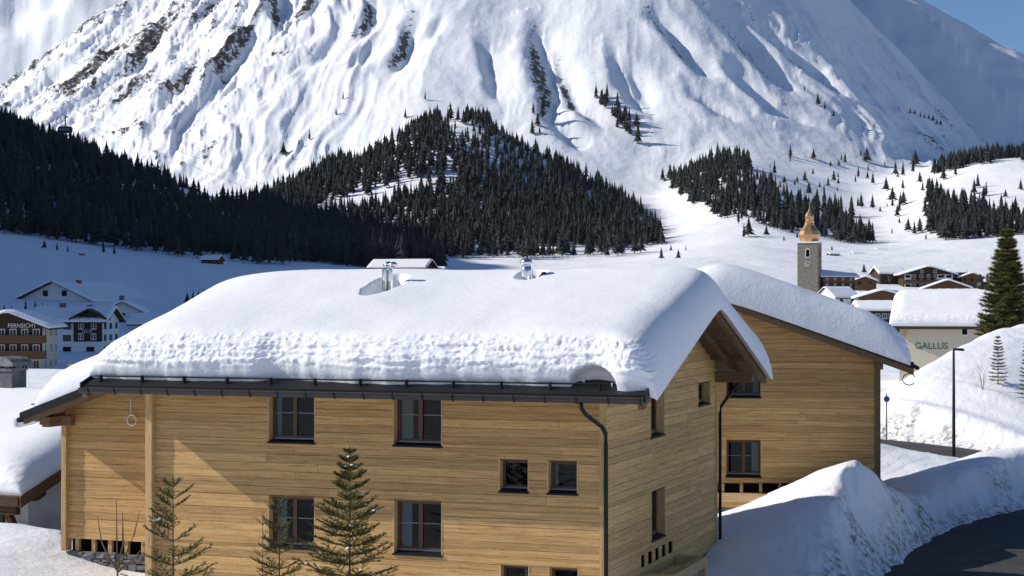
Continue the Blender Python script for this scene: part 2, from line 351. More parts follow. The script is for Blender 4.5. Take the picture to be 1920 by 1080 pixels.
def near_ground(X, Y):
    z = 2.0 + .8 * sstep(-9, -17, X) * sstep(90, 50, Y) + .15 * fbm(X * .12, Y * .12, 3, 11)
    z = z - .8 * sstep(4, 12, X) * sstep(66, 50, Y)
    # the high bank between the houses and the road
    zc, f, d, s = poly_feature(X, Y, [(3.2, 53.0, 1.3), (7.0, 57.4, 2.45), (9.3, 59.2, 3.35), (12.1, 61.4, 4.42), (13.6, 64.3, 4.1), (15.2, 67.0, 3.0), (17.2, 70.5, 2.3)], 7.0, 4.6, .75)
    lump = .16 * fbm(X * .5, Y * .5, 3, 5)
    z = np.maximum(z, z + (zc - z + lump) * f)
    # plough heap across the bend and the field behind it
    zc, f, d, s = poly_feature(X, Y, [(16.2, 73.5, 2.6), (19.0, 76.2, 3.1), (21.2, 78.0, 3.5), (24.0, 79.5, 3.6), (25.5, 80.5, 3.0)], 4.5, 3.6)
    z = np.maximum(z, z + (zc - z + lump) * f)
    zc, f, d, s = poly_feature(X, Y, [(10, 84, 3.2), (15.5, 87, 3.3), (19.0, 86.0, 2.7), (21.5, 84.0, 2.3)], 6, 8)
    z = np.maximum(z, z + (zc - z + .5 * lump) * f)
    # snowy slope beyond the upper road
    zc, f, d, s = poly_feature(X, Y, [(14, 107.5, 2.6), (19.5, 102.5, 3.6), (22.8, 104, 5.2), (25.2, 106.5, 6.3), (28, 110, 7.3), (32.4, 115, 8.4), (44, 124, 9)], 6, 15.5, .8)
    z = np.maximum(z, z + (zc - z + .6 * lump) * f)
    # low plough bank on the right hand side of the lower road
    zc, f, d, s = poly_feature(X, Y, [(14.0, 48, 1.9), (16.6, 56.5, 2.0), (19.0, 62, 2.2), (23, 67.5, 2.6), (28, 71, 2.8)], 1.5, 3.5)
    z = np.maximum(z, z + (zc - z + lump) * f)
    # bank in front of the old chalet on the left
    zc, f, d, s = poly_feature(X, Y, [(-26, 55.5, 3.0), (-17.2, 56.0, 3.1), (-14.4, 55.2, 3.0)], 2.5, 4.0)
    z = np.maximum(z, z + (zc - z + .5 * lump) * f)
    d, t = dist_poly(X, Y, ROAD_S)
    k = sstep(ROAD_W + .15, ROAD_W + 2.1, d + .3 * fbm(X * 1.3, Y * 1.3, 3, 9))
    crumb = (.34 * ridged(X * 1.6, Y * 1.6, 4, 21) - .14) * np.exp(-((d - ROAD_W - .9) / .75) ** 2)
    z = road_z(t) * (1 - k) + (z + crumb) * k
    return z
def cone(X, Y, xa, ya, za, kk, fl, fr):
    dx = X - xa; dy = Y - ya
    e = np.where(dx < 0, -dx * fl, dx * (1.0 + (fr - 1.0) * np.clip(dx / (dx * 1.0 + 90 + 1e-6), 0, 1)))
    return za - kk * np.sqrt(e * e + dy * dy + 60 ** 2), np.arctan2(dx, -dy), np.hypot(dx, dy)
def smax(a, b, k):
    h = np.clip(.5 + .5 * (a - b) / k, 0, 1); return b * (1 - h) + a * h + k * h * (1 - h)
GULLIES = [([(1018, 72), (1036, 130), (1046, 190), (1045, 238)], 17, 17), ([(1062, 130), (1090, 190), (1128, 240)], 10, 12), ([(1050, 250), (1096, 292)], 8, 12), ([(925, 95), (931, 150), (936, 198)], 8, 12),
           ([(782, 68), (772, 120), (742, 152)], 13, 14), ([(726, 22), (706, 60), (676, 88)], 12, 14), ([(1150, 118), (1190, 180), (1222, 222)], 9, 10), ([(1184, 135), (1216, 186)], 7, 9),
           ([(545, -20), (535, 40), (540, 75), (512, 95)], 17, 15), ([(470, 55), (472, 100), (440, 135), (438, 172)], 17, 16), ([(322, 62), (288, 105), (238, 160)], 14, 15), ([(246, 82), (200, 128), (132, 178)], 13, 15),
           ([(392, 128), (352, 165), (322, 198)], 10, 12), ([(300, 160), (240, 198), (178, 220)], 12, 13), ([(640, 75), (600, 130), (575, 150)], 9, 12), ([(610, 10), (565, 60)], 10, 12), ([(420, 20), (380, 60), (345, 85)], 9, 12), ([(830, 60), (812, 95)], 7, 10), ([(690, 110), (660, 150)], 8, 10),
           ([(1232, 55), (1290, 110), (1340, 165)], 10, 12), ([(1330, 25), (1410, 100), (1490, 185)], 12, 13), ([(1440, 70), (1530, 150), (1610, 225)], 11, 12), ([(1385, 150), (1450, 215), (1525, 265)], 9, 11), ([(1300, 190), (1380, 245)], 7, 10)]
def _cone_hit(px, py):
    D = np.linspace(1400, 2700, 1400); X = (px - CX) / F * D
    z = cone(X, D, 60, 2700, 925, .70, 1.25, 1.95)[0]; yi = HZ - (z - CAMZ) / D * F
    h = np.nonzero(yi <= py)[0]; i = h[0] if len(h) else int(np.argmin(yi)); return (float(X[i]), float(D[i]))
_gw = []
def gully(x, y):
    if not _gw:
        for pts, dep, wd in GULLIES: _gw.append(([_cone_hit(*p) for p in pts], dep, wd))
    out = np.zeros(x.shape); rk = np.zeros(x.shape)
    sel = (np.abs(x) < 800) & (y < 2600) & (y > 1350)
    xs = x[sel] + 9 * fbm(x[sel] / 45, y[sel] / 45, 3, 81); ys = y[sel] + 9 * fbm(x[sel] / 45, y[sel] / 45, 3, 82); o = np.zeros(xs.shape); q = np.zeros(xs.shape)
    for pts, dep, wd in _gw:
        best = np.full(xs.shape, 1e9); side = np.zeros(xs.shape); L = sum(math.hypot(b[0] - a[0], b[1] - a[1]) for a, b in zip(pts[:-1], pts[1:])); acc = 0; tt = np.zeros(xs.shape)
        for a, b in zip(pts[:-1], pts[1:]):
            dx, dy = b[0] - a[0], b[1] - a[1]; l = math.hypot(dx, dy)
            tr = ((xs - a[0]) * dx + (ys - a[1]) * dy) / l ** 2; t = np.clip(tr, 0, 1)
            d = np.hypot(xs - a[0] - t * dx, ys - a[1] - t * dy); mk = d < best
            best = np.where(mk, d, best); side = np.where(mk, xs - a[0] - t * dx, side); tt = np.where(mk, (acc + t * l) / L, tt); acc += l
        env = np.sin(np.pi * np.clip(tt * .9 + .08, 0, 1)) ** .5
        o -= dep * env * np.exp(-(best / wd) ** 2) * np.where(side < 0, 1.0, .8)
        o += .35 * dep * env * np.exp(-((side + wd * 1.3) / (wd * .7)) ** 2) * (best < wd * 3)
        q += env * np.exp(-((side + wd * .75) / (wd * .45)) ** 2) * (best < wd * 2) * (dep > 9)
    out[sel] = o; rk[sel] = np.clip(q, 0, 1)
    return out, rk
def terrain(X, Y, want_rock=False):
    X = np.asarray(X, float); Y = np.asarray(Y, float); r = np.hypot(X, Y)
    ang = np.arctan2(X, Y); lim = R(16.5)
    D = np.where(np.abs(ang) < lim, Y, r * math.cos(lim)); px = CX + F * np.tan(np.clip(ang, -R(24), R(24)))
    z = table(px, D)
    z = z + sstep(350, 900, r) * (4 * fbm(X / 110, Y / 110, 3, 31) + .5 * fbm(X / 22, Y / 22, 3, 37))
    nr = r < 150
    if nr.any():
        zn = near_ground(X[nr], Y[nr]); k = sstep(126, 150, r[nr]) ; z[nr] = zn * (1 - k) + z[nr] * k
    # ridge outside the picture on the sun side, shaped to shade the left valley
    xc = -.282 * np.maximum(Y, 0) - 345; ridge = (205 + (.1175 + .07 * sstep(550, 800, Y)) * Y) * sstep(185, 310, Y) * sstep(1330, 1130, Y)
    z = np.maximum(z, ridge * np.exp(-.5 * ((X - xc) / 105) ** 2))
    far = r > 1150
    rock = np.zeros(X.shape)
    if far.any():
        x, y = X[far], Y[far]
        m, psi, dist = cone(x, y, 60, 2700, 925, .70, 1.25, 1.95)
        lowf = fbm(psi * 3.1, dist / 700, 3, 41)
        amp = np.clip(.55 + 1.2 * fbm(psi * 2.2 + 3, dist / 500, 3, 43) + .5 * sstep(-.05, -.55, psi), .12, 1.3)
        wob = .03 * fbm(x / 90, y / 90, 3, 47)
        rb = ridged((psi + wob) * 12, dist / 330, 5, 51, .55)
        r2_ = ridged((psi + wob) * 34, dist / 150, 4, 53, .55)
        rib = ((rb - .45) * 30 + (r2_ - .45) * 11) * amp * sstep(1350, 1150, dist)
        crag = ridged(x / 38 + y / 160, y / 55, 5, 57, .6) - .4
        left = sstep(-.12, -.42, psi)
        m = m + rib + lowf * 45 + crag * (3 + 9 * left) * sstep(.3, .8, amp)
        m = m + 2.2 * fbm(x / 40, y / 40, 4, 59)
        gl, gr = gully(x, y); m = m + gl
        zc2, f2_, d2, s2_ = poly_feature(x, y, [(600, 2960, 530), (660, 3010, 506), (830, 3300, 476), (1010, 3620, 458), (1500, 4300, 430), (1900, 4800, 400)], 400, 400)
        d2 = np.sqrt(d2 ** 2 + 22 ** 2) - 22
        m2 = zc2 - .62 * d2 - .0002 * d2 ** 2 + (42 * fbm(x / 260, y / 260, 4, 61) + 7 * fbm(x / 60, y / 60, 3, 62)) * sstep(10, 160, d2) + 5 * fbm(x / 90, y / 90, 3, 65)
        m3, ps3, ds3 = cone(x, y, -560, 4300, 1080, .55, .9, .9)
        m3 = m3 + 120 * fbm(x / 420, y / 420, 5, 71, .55) + 35 * (ridged(x / 230, y / 230, 4, 73) - .4)
        mm = smax(smax(m, m2, 25), m3, 25)
        k = sstep(1150, 1450, r[far])
        zf = smax(mm, z[far], 30)
        z[far] = z[far] * (1 - k) + zf * k
        on = sstep(-10, 25, m - np.maximum(m2, m3)) * sstep(-5, 30, m - 60)
        rk = gr * .75 + left * sstep(.22, .45, crag) * .5 + sstep(.45, .85, rb) * sstep(.5, 1.0, amp) * .55 + sstep(.25, .5, crag) * .35 * sstep(.5, .9, amp)
        rk = rk + .62 * sstep(.42, .7, psi) * sstep(1300, 500, dist) * sstep(.35, .75, noise(psi * 30, dist / 260, 77))
        rock[far] = np.clip(rk * 1.35 * on - .06, -.12, .8)
    return (z, rock) if want_rock else z
_ci = np.tan(R(16.4)) * np.linspace(-1, 1, 761)
ang_in = np.arctan(_ci)
ang_r = np.concatenate([np.linspace(R(16.4), R(30), 26)[1:], np.linspace(R(30), R(180), 61)[1:]])
angs = np.concatenate([-ang_r[::-1][1:], ang_in, ang_r])
rows_near = np.concatenate([np.linspace(3, 34, 16), np.linspace(34, 118, 300)[1:]])
rows_mid = np.concatenate([[118.0], np.geomspace(118, 900, 150)[1:]])
rows_far = np.concatenate([[900.0], np.linspace(900, 1300, 90)[1:], np.linspace(1300, 2500, 290)[1:], np.linspace(2500, 5200, 100)[1:]])
def sheet(name, rows, material, near):
    A, RR = np.meshgrid(angs, rows); X = RR * np.sin(A); Y = RR * np.cos(A)
    z, rock = terrain(X, Y, True); P = np.stack([X, Y, z], -1)
    attrs = {}
    if near:
        d, t = dist_poly(X, Y, ROAD_S)
        attrs['dirt'] = np.clip(np.exp(-((d - ROAD_W - .4) / .55) ** 2) * 1.0 + .9 * np.exp(-((d - ROAD_W - 1.2) / .9) ** 2) * sstep(.52, .68, noise(X * .7, Y * .7, 91)), 0, 1) * (d > ROAD_W - .5)
    else: attrs['rock'] = rock
    return tag(grid_obj(name, P, material, None, True, attrs), kind='structure')
sheet('snowy_ground', rows_near, GROUND, True)
sheet('valley_floor', rows_mid, MOUNT, False)
sheet('mountain', rows_far, MOUNT, False)
# road
rp = []; ds = 0.0
for i, (x, y) in enumerate(ROAD_S):
    a = ROAD_S[max(i - 1, 0)]; b = ROAD_S[min(i + 1, len(ROAD_S) - 1)]
    if i: ds += math.hypot(x - ROAD_S[i - 1][0], y - ROAD_S[i - 1][1])
    tx, ty = b[0] - a[0], b[1] - a[1]; L = math.hypot(tx, ty); nx, ny = ty / L, -tx / L
    zz = float(road_z(np.array([ds]))[0]) + .03
    rp.append([(x + nx * o, y + ny * o, zz + .03 * (1 - (o / 2.4) ** 2)) for o in np.linspace(-2.45, 2.45, 9)])
tag(grid_obj('road', np.array(rp), ASPH), kind='structure')

def ground_at(x, y): return float(terrain(np.array([x]), np.array([y]))[0])
_dd = np.geomspace(150, 4500, 3000)
def ground_hit(px, py, dmin=150, dmax=4500):
    D = _dd[(_dd >= dmin) & (_dd <= dmax)]; X = (px - CX) / F * D
    z = terrain(X, D); yi = HZ - (z - CAMZ) / D * F
    h = np.nonzero(yi <= py)[0]
    i = h[0] if len(h) else int(np.argmin(yi))
    return (float(X[i]), float(D[i]), float(z[i]))
# ------------------------------------------------------------------ the two timber houses
TH = R(19.7)
C0 = Vector((2.323, 46.0, 0.0))
def to_local(px, py, plane, val, C=C0, th=TH):
    """photo pixel -> point on the vertical plane x=val or y=val of a house frame (frame: x to the right along the front, y to the back)"""
    dx, dz = (px - CX) / F, (HZ - py) / F
    ex = Vector((math.cos(th), -math.sin(th))); ey = Vector((math.sin(th), math.cos(th)))
    # world = k*(dx,1,dz)+cam ; local x = (w-C).ex
    if plane == 'y': k = (val + C.x * ey.x + C.y * ey.y) / (dx * ey.x + ey.y)
    else: k = (val + C.x * ex.x + C.y * ex.y) / (dx * ex.x + ex.y)
    wv = Vector((dx * k, k)); q = wv - Vector((C.x, C.y))
    return Vector((q.dot(ex), q.dot(ey), CAMZ + dz * k))

def plank_wall(parent, wall, along, a0, a1, z0, z1, plane, openings, m, rowh=.205, top=None, seed=0, facing=-1, length=(3.0, 5.5)):
    """boards nailed on a wall; along = 'x' or 'y'; openings: (a0,a1,z0,z1); top(a)-> roof underside"""
    rr = random.Random(seed); z = z0; row = 0
    while z < z1 - .02:
        h = rowh * rr.uniform(.86, 1.14); zt = min(z + h, z1)
        segs = [(a0, a1)]
        if top:
            xs = np.linspace(a0, a1, 400); ok = xs[np.array([top(x) for x in xs]) + .13 > z]
            segs = [(float(ok[0]), float(ok[-1]))] if len(ok) else []
        cuts = sorted(set([z, zt] + [q for o in openings for q in (o[2], o[3]) if z < q < zt]))
        for zb, zc in zip(cuts[:-1], cuts[1:]):
            ss = list(segs)
            for o in openings:
                if o[2] < (zb + zc) / 2 < o[3]:
                    nx = []
                    for (p, q) in ss:
                        if o[1] <= p or o[0] >= q: nx.append((p, q)); continue
                        if o[0] > p + .02: nx.append((p, o[0]))
                        if o[1] < q - .02: nx.append((o[1], q))
                    ss = nx
            for (p, q) in ss:
                x = p
                while x < q - .01:
                    L = rr.uniform(*length); e = x + L if x + L < q - .9 else q
                    d = rr.uniform(0, .012); g = .003
                    b = MB(); b.bevbox(x + g * .5, e - g * .5, -.032 - d, 0, zb + g * .5, zc - g, .006)
                    v = np.concatenate(b.v); v[:, 2] += (v[:, 1] < -.01) * (v[:, 0] - (x + e) / 2) / max(e - x, .1) * rr.uniform(-.004, .004)
                    if along == 'x': v[:, 1] = v[:, 1] * (1 if facing < 0 else -1) + plane
                    else:
                        v = np.stack([plane - v[:, 1] * facing * -1 if facing < 0 else plane - v[:, 1], v[:, 0], v[:, 2]], -1)
                    mesh_obj('plank', v, b.f, m, wall)
                    x = e
        z = zt; row += 1

def wall_window(house, plane, val, o, kind='double', depth=.19, facing=None, bars=True, deep=None):
    """o=(a0,a1,z0,z1). plane 'y': wall facing -y at y=val; plane 'x': wall facing +x at x=val. Local (a, d, z), d = depth into the wall"""
    a0, a1, z0, z1 = o
    def put(mb):
        v = np.concatenate(mb.v)
        if plane == 'y': v = np.stack([v[:, 0], val + v[:, 1], v[:, 2]], -1)
        else: v = np.stack([val - v[:, 1], v[:, 0], v[:, 2]], -1)
        return v, mb.f
    def mk(name, mb, m, par): v, f = put(mb); return mesh_obj(name, v, f, m, par)
    sh = .09; fz0 = z0 + sh; fw = .075
    fr = MB()
    fr.box(a0 + .02, a0 + .02 + fw, depth, depth + .07, fz0, z1 - .02).box(a1 - .02 - fw, a1 - .02, depth, depth + .07, fz0, z1 - .02)
    fr.box(a0 + .02 + fw, a1 - .02 - fw, depth, depth + .07, z1 - .02 - fw, z1 - .02).box(a0 + .02 + fw, a1 - .02 - fw, depth, depth + .07, fz0, fz0 + fw)
    win = mk('window', fr, FRAME, house)
    ia0, ia1, iz0, iz1 = a0 + .02 + fw, a1 - .02 - fw, fz0 + fw, z1 - .02 - fw
    mid = (ia0 + ia1) / 2
    panes = [(ia0, ia1)]
    if kind == 'double':
        mk('mullion', MB().box(mid - .055, mid + .055, depth - .012, depth + .05, iz0 - .03, iz1 + .03), FRAME, win)
        panes = [(ia0, mid - .055), (mid + .055, ia1)]
    for (p, q) in panes:
        pb = MB().box(p, q, depth + .03, depth + .04, iz0, iz1); tx_, tz_ = random.uniform(-.012, .012), random.uniform(-.014, .014)
        pb.v = [np.array([(a_, d_ + tx_ * (a_ - p) / (q - p) + tz_ * (c_ - iz0) / (iz1 - iz0), c_) for a_, d_, c_ in pb.v[0]])]; mk('pane', pb, CLEAR, win)
        if bars: mk('glazing_bar', MB().box(p, q, depth + .018, depth + .03, (iz0 * .45 + iz1 * .55) - .012, (iz0 * .45 + iz1 * .55) + .012), GREYM, win)
    if random.random() < .6:
        sd0 = random.random() < .5; wc = (ia1 - ia0) * random.uniform(.12, .3); c0, c1 = (ia0, ia0 + wc) if sd0 else (ia1 - wc, ia1); cu = MB(); nn = 8
        for i in range(nn): cu.box(c0 + (c1 - c0) * i / nn, c0 + (c1 - c0) * (i + 1) / nn, depth + .055 + .012 * (i % 2), depth + .07 + .012 * (i % 2), iz0, iz1)
        mk('curtain', cu, CURT, win)
    mk('reveal', MB().box(a0 - .012, a0 + .02, -.045, depth + .08, z0, z1), WZ, win)
    mk('reveal', MB().box(a1 - .02, a1 + .012, -.045, depth + .08, z0, z1), WZ, win)
    mk('reveal', MB().box(a0 + .02, a1 - .02, -.044, depth + .08, z1 - .02, z1 + .012), WMID, win)
    mk('sill', MB().prism([(-.075, z0 - .035), (-.075, z0 + .012), (depth, z0 + .07), (depth, z0 - .035)], 0, a0 - .016, a1 + .016), METAL, win)
    mk('sill_rail', MB().box(a0 + .05, a1 - .03, depth - .035, depth, z0 + .075, z0 + .115), GREYM, win)
    return win

def snow_slab(name, material, parent, a0, a1, b0, b1, bm, roof, T, ridge_axis='x', na=60, nb=80, Ra=(1.2, 1.2), Rb=(.8, .8), n=2.6, seed=0, edge=None, pits=(), rough=0.0, droop=None, na_pow=1.6, bulge=0.12, thick=None, lay=0.0, warp=None, notch=None, en=None, nf=None):
    """closed blanket of snow over a ridged roof; a = along ridge, b = across; roof(b) = roof surface"""
    def ends(N_, p):
        u = np.linspace(-1, 1, N_); return .5 + .5 * np.sign(u) * (1 - (1 - np.abs(u)) ** p)
    A = a0 + (a1 - a0) * ends(na, na_pow); U = ends(nb, 2.1)
    AA, UU = np.meshgrid(A, U)
    e0 = b0 + (edge(AA) if edge else 0.0); B = e0 + (b1 - e0) * UU
    def e(d, Rr): u = np.clip(d / Rr, 0, 1); return (1 - (1 - u) ** n) ** (1 / n)
    def e_end(d, Rr): u = np.clip(d / Rr, 0, 1); k_ = en or n; return (1 - (1 - u) ** k_) ** (1 / k_)
    ea = e_end(AA - a0, Ra[0]) * e(a1 - AA, Ra[1]); eb = (1 - (1 - np.clip((B - e0) / Rb[0], 0, 1)) ** (nf or n)) ** (1 / (nf or n)) * e(b1 - B, Rb[1])
    th = T * ea * eb
    if thick is not None: th = th * thick(AA, B)
    th = th * (1 + .10 * fbm(AA * .22 + seed, B * .22, 3, 100 + seed))
    for (pa, pb, pr, keep) in pits:
        d = np.hypot((AA - pa) / pr[0], (B - pb) / pr[1]); k = sstep(.72, 1.1, d + .12 * fbm(AA * 3, B * 3, 2, 5)); th = th * (k + (1 - k) * keep)
    Z = roof(B) + th
    fall = np.zeros(AA.shape)
    if droop:
        for (lim, sgn, amt) in droop:
            q = np.clip((AA - lim) * sgn, 0, None); Z = Z - amt * q * q
    # bulging, layered front and back faces
    rel = np.clip(th / max(T, .01), 0, None)
    front = sstep(e0 + Rb[0] * 1.15, e0 + Rb[0] * .2, B); back = sstep(b1 - Rb[1] * 1.15, b1 - Rb[1] * .2, B)
    bl = bulge * np.sin(np.pi * np.clip(rel, 0, 1) ** .8)
    B2 = B - front * bl + back * bl
    if notch is not None:
        f_ = notch(AA); B2 = B2 + front * .6 * f_ ** .5 * sstep(.42 * f_ + .06, .34 * f_, rel) * (f_ > 0)
    if lay:
        zz = th
        ly = fbm(AA * .5 + 3, zz * 12, 3, 201 + seed) * .8 + (ridged(AA * 2.6, zz * 12 + .5 * fbm(AA, zz, 2, 3), 4, 207 + seed, .6) - .4) * .8 + .35 * fbm(AA * 9, zz * 14, 3, 211)
        msk = sstep(.22, .40, rel) * sstep(1.0, .90, rel + .07 * fbm(AA * .7, B * .5, 3, 9))
        B2 = B2 - front * msk * lay * ly; Z = Z + front * msk * lay * .35 * ly
        B2 = B2 + back * msk * lay * ly
    if rough: Z = Z + rough * ea * eb * fbm(AA * 1.1, B * 1.1, 4, 300 + seed)
    P = np.stack([AA, B2, Z], -1) if ridge_axis == 'x' else np.stack([B2, AA, Z], -1)
    # underside grid on the roof
    Pb = np.stack([AA, B, roof(B) - .05], -1) if ridge_axis == 'x' else np.stack([B, AA, roof(B) - .05], -1)
    if droop:
        for (lim, sgn, amt) in droop:
            q = np.clip((AA - lim) * sgn, 0, None); Pb[..., 2] -= amt * q * q
    if warp: P = warp(P); Pb = warp(Pb)
    r, c = AA.shape; idx = np.arange(r * c).reshape(r, c); off = r * c
    def quads(i): return np.stack([i[:-1, :-1], i[:-1, 1:], i[1:, 1:], i[1:, :-1]], -1).reshape(-1, 4)
    q = quads(idx)
    st = 1
    rim = np.concatenate([idx[0, :-1], idx[:-1, -1], idx[-1, :0:-1], idx[:0:-1, 0]])
    # lower face: only the rim vertices, joined row by row would need the grid; reuse the grid coarsely
    qb = quads(idx + off)[:, ::-1]
    rn = np.roll(rim, -1); qr = np.stack([rim, rim + off, rn + off, rn], -1)
    Q = np.concatenate([q, qb, qr]); V = np.concatenate([P.reshape(-1, 3), Pb.reshape(-1, 3)])
    if ridge_axis != 'x': Q = Q[:, ::-1]
    me = bpy.data.meshes.new(name); me.vertices.add(len(V)); me.vertices.foreach_set('co', V.reshape(-1).astype(np.float32))
    me.loops.add(Q.size); me.loops.foreach_set('vertex_index', Q.reshape(-1).astype(np.int32))
    me.polygons.add(len(Q)); me.polygons.foreach_set('loop_start', np.arange(0, Q.size, 4, dtype=np.int32))
    me.polygons.foreach_set('use_smooth', np.full(len(Q), True)); me.update(calc_edges=True)
    me.materials.append(material); o = bpy.data.objects.new(name, me); col.objects.link(o)
    if parent: o.parent = parent
    return o

# ---------------- main house
H1 = empty('timber_house', (C0.x, C0.y, 0), -TH)
tag(H1, 'large new honey-coloured timber house with black gutter and gabled roof, in the foreground', 'house')
LX = -13.07; DP = 12.1; RY = 6.05; M1 = .335; EO = 1.25; GV = 1.4; LV = 1.45
ZE = 7.34                                      # underside of the roof at the eave line
def under(y): return ZE + M1 * (np.minimum(y, 2 * RY - y) + EO)
def topz(y): return under(y) + .30
WOODB = 2.15
def opn(x0, x1, y0, y1, plane='y', val=0.0, C=C0, th=TH):
    xm = (x0 + x1) / 2
    p0 = to_local(x0, y0, plane, val, C, th); p1 = to_local(x1, y1, plane, val, C, th)
    z1 = to_local(xm, y0, plane, val, C, th).z; z0 = to_local(xm, y1, plane, val, C, th).z
    i = 0 if plane == 'y' else 1
    return (p0[i], p1[i], z0, z1)
front_o = [opn(504.5, 591.8, 733, 829.5), opn(504.9, 591.8, 930.6, 1027), opn(738.5, 829.6, 735, 836), opn(738.9, 829.9, 939, 1039.3),
           opn(936.9, 991.8, 861.6, 922), opn(1027.5, 1083.8, 864.2, 925.6), opn(938.5, 993.0, 1059.5, 1120), opn(1029.5, 1085.2, 1064, 1126)]
gable_o = [opn(1217.5, 1243, 722, 818, 'x', 0), opn(1219, 1244, 917, 1009, 'x', 0), opn(1306.7, 1328.5, 717, 759, 'x', 0)]
slots = [opn(a, b, c, d, 'x', 0) for a, b, c, d in [(1200, 1207, 1038, 1063), (1213, 1221, 1033, 1057), (1226.5, 1233.5, 1027, 1050), (1239, 1246, 1021, 1043), (1251, 1259, 1016, 1036)]]
sz0 = np.mean([s[2] for s in slots]); sz1 = np.mean([s[3] for s in slots])
slots = [(s[0], s[1], sz0, sz1) for s in slots]
fw = MB().box(LX + .05, -.3, .30, .5, -1.0, ZE + .2).build('front_wall', BLACKIN, H1)
plank_wall(H1, fw, 'x', LX + .1, -.1, WOODB, ZE + M1 * EO + .05, 0.0, front_o, WX, seed=3)
gw = MB().prism([(.3, -1.0), (DP, -1.0), (DP, float(under(DP)) + .05), (RY, float(under(RY)) + .05), (.3, float(under(.3)) + .05)], 0, -.5, -.30).build('gable_wall', BLACKIN, H1)
plank_wall(H1, gw, 'y', .1, DP - .1, WOODB, float(under(RY)) + .1, 0.0, gable_o + slots, WY, seed=8, top=lambda y: float(under(y)), facing=1, length=(2.5, 4.5))
MB().box(LX + .05, -.3, DP - .4, DP, -1, ZE + .2).build('back_wall', WBEAM, H1)
MB().prism([(0, -1), (DP, -1), (DP, float(under(DP))), (RY, float(under(RY))), (0, float(under(0)))], 0, LX, LX + .25).build('left_gable_wall', WX, H1)
MB().box(LX + .3, -.5, .6, DP - .5, -.5, 2.0).build('floor_slab', CONC, H1)
for o in front_o: wall_window(H1, 'y', 0.0, o, 'double' if o[1] - o[0] > 1.05 else 'single', bars=o[1] - o[0] > 1.05)
for i, o in enumerate(gable_o): wall_window(H1, 'x', 0.0, o, 'double' if i < 2 else 'single', bars=False, depth=.2)
for s in slots: MB().box(-.09, -.06, s[0], s[1], s[2], s[3]).build('vent_slot', BLACKIN, gw)
# corner posts
MB().box(LX - .10, LX + .10, -.195, .12, WOODB - .1, ZE + .42).build('corner_post', WZ, H1)
MB().box(-.1, .05, -.055, .1, WOODB, ZE + .40).build('corner_post', WZ, H1)
MB().box(-.1, .06, DP - .1, DP + .14, WOODB, float(under(DP)) + .02).build('corner_post', WZ, H1)
# plinth
MB().box(LX + .02, 0.02, .0, .3, -1, WOODB).box(-.3, .02, .3, DP, -1, WOODB).build('plinth', CONC, H1)
# porch frame on the gable side under the slots
y0p, y1p = slots[0][0] + .05, slots[-1][1] + .15
pf = MB().box(.05, .95, y0p - .1, y0p + .14, sz0 - .42, sz0 - .12).build('porch_frame', WNEW, H1)
MB().box(.72, .95, y0p + .14, y1p + .3, sz0 - .42, sz0 - .13).build('beam', WNEW, pf)
MB().box(.70, .94, y0p - .08, y0p + .12, 0.3, sz0 - .42).build('post', WNEW, pf)
MB().box(.70, .94, y1p + .08, y1p + .28, 0.3, sz0 - .42).build('post', WNEW, pf)
MB().box(.05, .72, y1p + .06, y1p + .3, sz0 - .42, sz0 - .12).build('beam', WNEW, pf)
# roof
def deck(x0, x1, t0, t1, ya, yb):
    return MB().prism([(ya, under(ya) + t0), (RY, under(RY) + t0), (yb, under(yb) + t0), (yb, under(yb) + t1), (RY, under(RY) + t1), (ya, under(ya) + t1)], 0, x0, x1)
roof = deck(LX - LV, GV, .24, .30, -EO, DP + EO).build('roof', METAL, H1)
# soffit boards under the right verge and eaves
yy = -EO
while yy < DP + EO - .1:
    y2 = min(yy + .19, DP + EO)
    if not (yy < RY < y2): MB().prism([(yy, under(yy) + .215), (y2 - .006, under(y2 - .006) + .215), (y2 - .006, under(y2 - .006) + .24), (yy, under(yy) + .24)], 0, LX - LV + .02, GV - .02).build('soffit_board', WBEAM, roof)
    yy = y2
# rafters: tails show under the gutter
x = LX - LV + .25
while x < GV:
    rf = MB()
    for (ya, yb) in ((-EO + .12, RY), (RY, DP + EO - .12)):
        rf.prism([(ya, under(ya) + .03), (yb, under(yb) + .03), (yb, under(yb) + .215), (ya, under(ya) + .215)], 0, x - .07, x + .07)
    rf.build('rafter', WNEW if x < .2 else WBEAM, roof); x += .78
# barge rafters and verge flashing at both ends
for (xa, xb, m_) in ((GV - .16, GV - .005, WBEAM), (LX - LV + .005, LX - LV + .16, WBEAM)):
    for (ya, yb) in ((-EO + .02, RY), (RY, DP + EO - .02)):
        MB().prism([(ya, under(ya) - .06), (yb, under(yb) - .06), (yb, under(yb) + .212), (ya, under(ya) + .212)], 0, xa, xb).build('barge_board', m_, roof)
for (xa, xb) in ((GV - .004, GV + .05), (LX - LV - .05, LX - LV + .004)):
    for (ya, yb) in ((-EO - .03, RY), (RY, DP + EO + .03)):
        MB().prism([(ya, under(ya) + .14), (yb, under(yb) + .14), (yb, under(yb) + .37), (ya, under(ya) + .37)], 0, xa, xb).build('verge_flashing', METAL, roof)
# purlins poking out at the gable
for (yc, w_, drop) in ((RY, .22, -.02), (DP - .02, .24, -.06), (.02, .22, -.06)):
    zt = float(under(yc)) + drop
    pr = [(-.4, zt - .34), (GV - .28, zt - .34), (GV - .20, zt - .30), (GV - .17, zt - .2), (GV - .17, zt), (-.4, zt)]
    MB().prism([(p[0], p[1]) for p in pr], 1, yc - w_ / 2, yc + w_ / 2).build('purlin', WBEAM, roof)
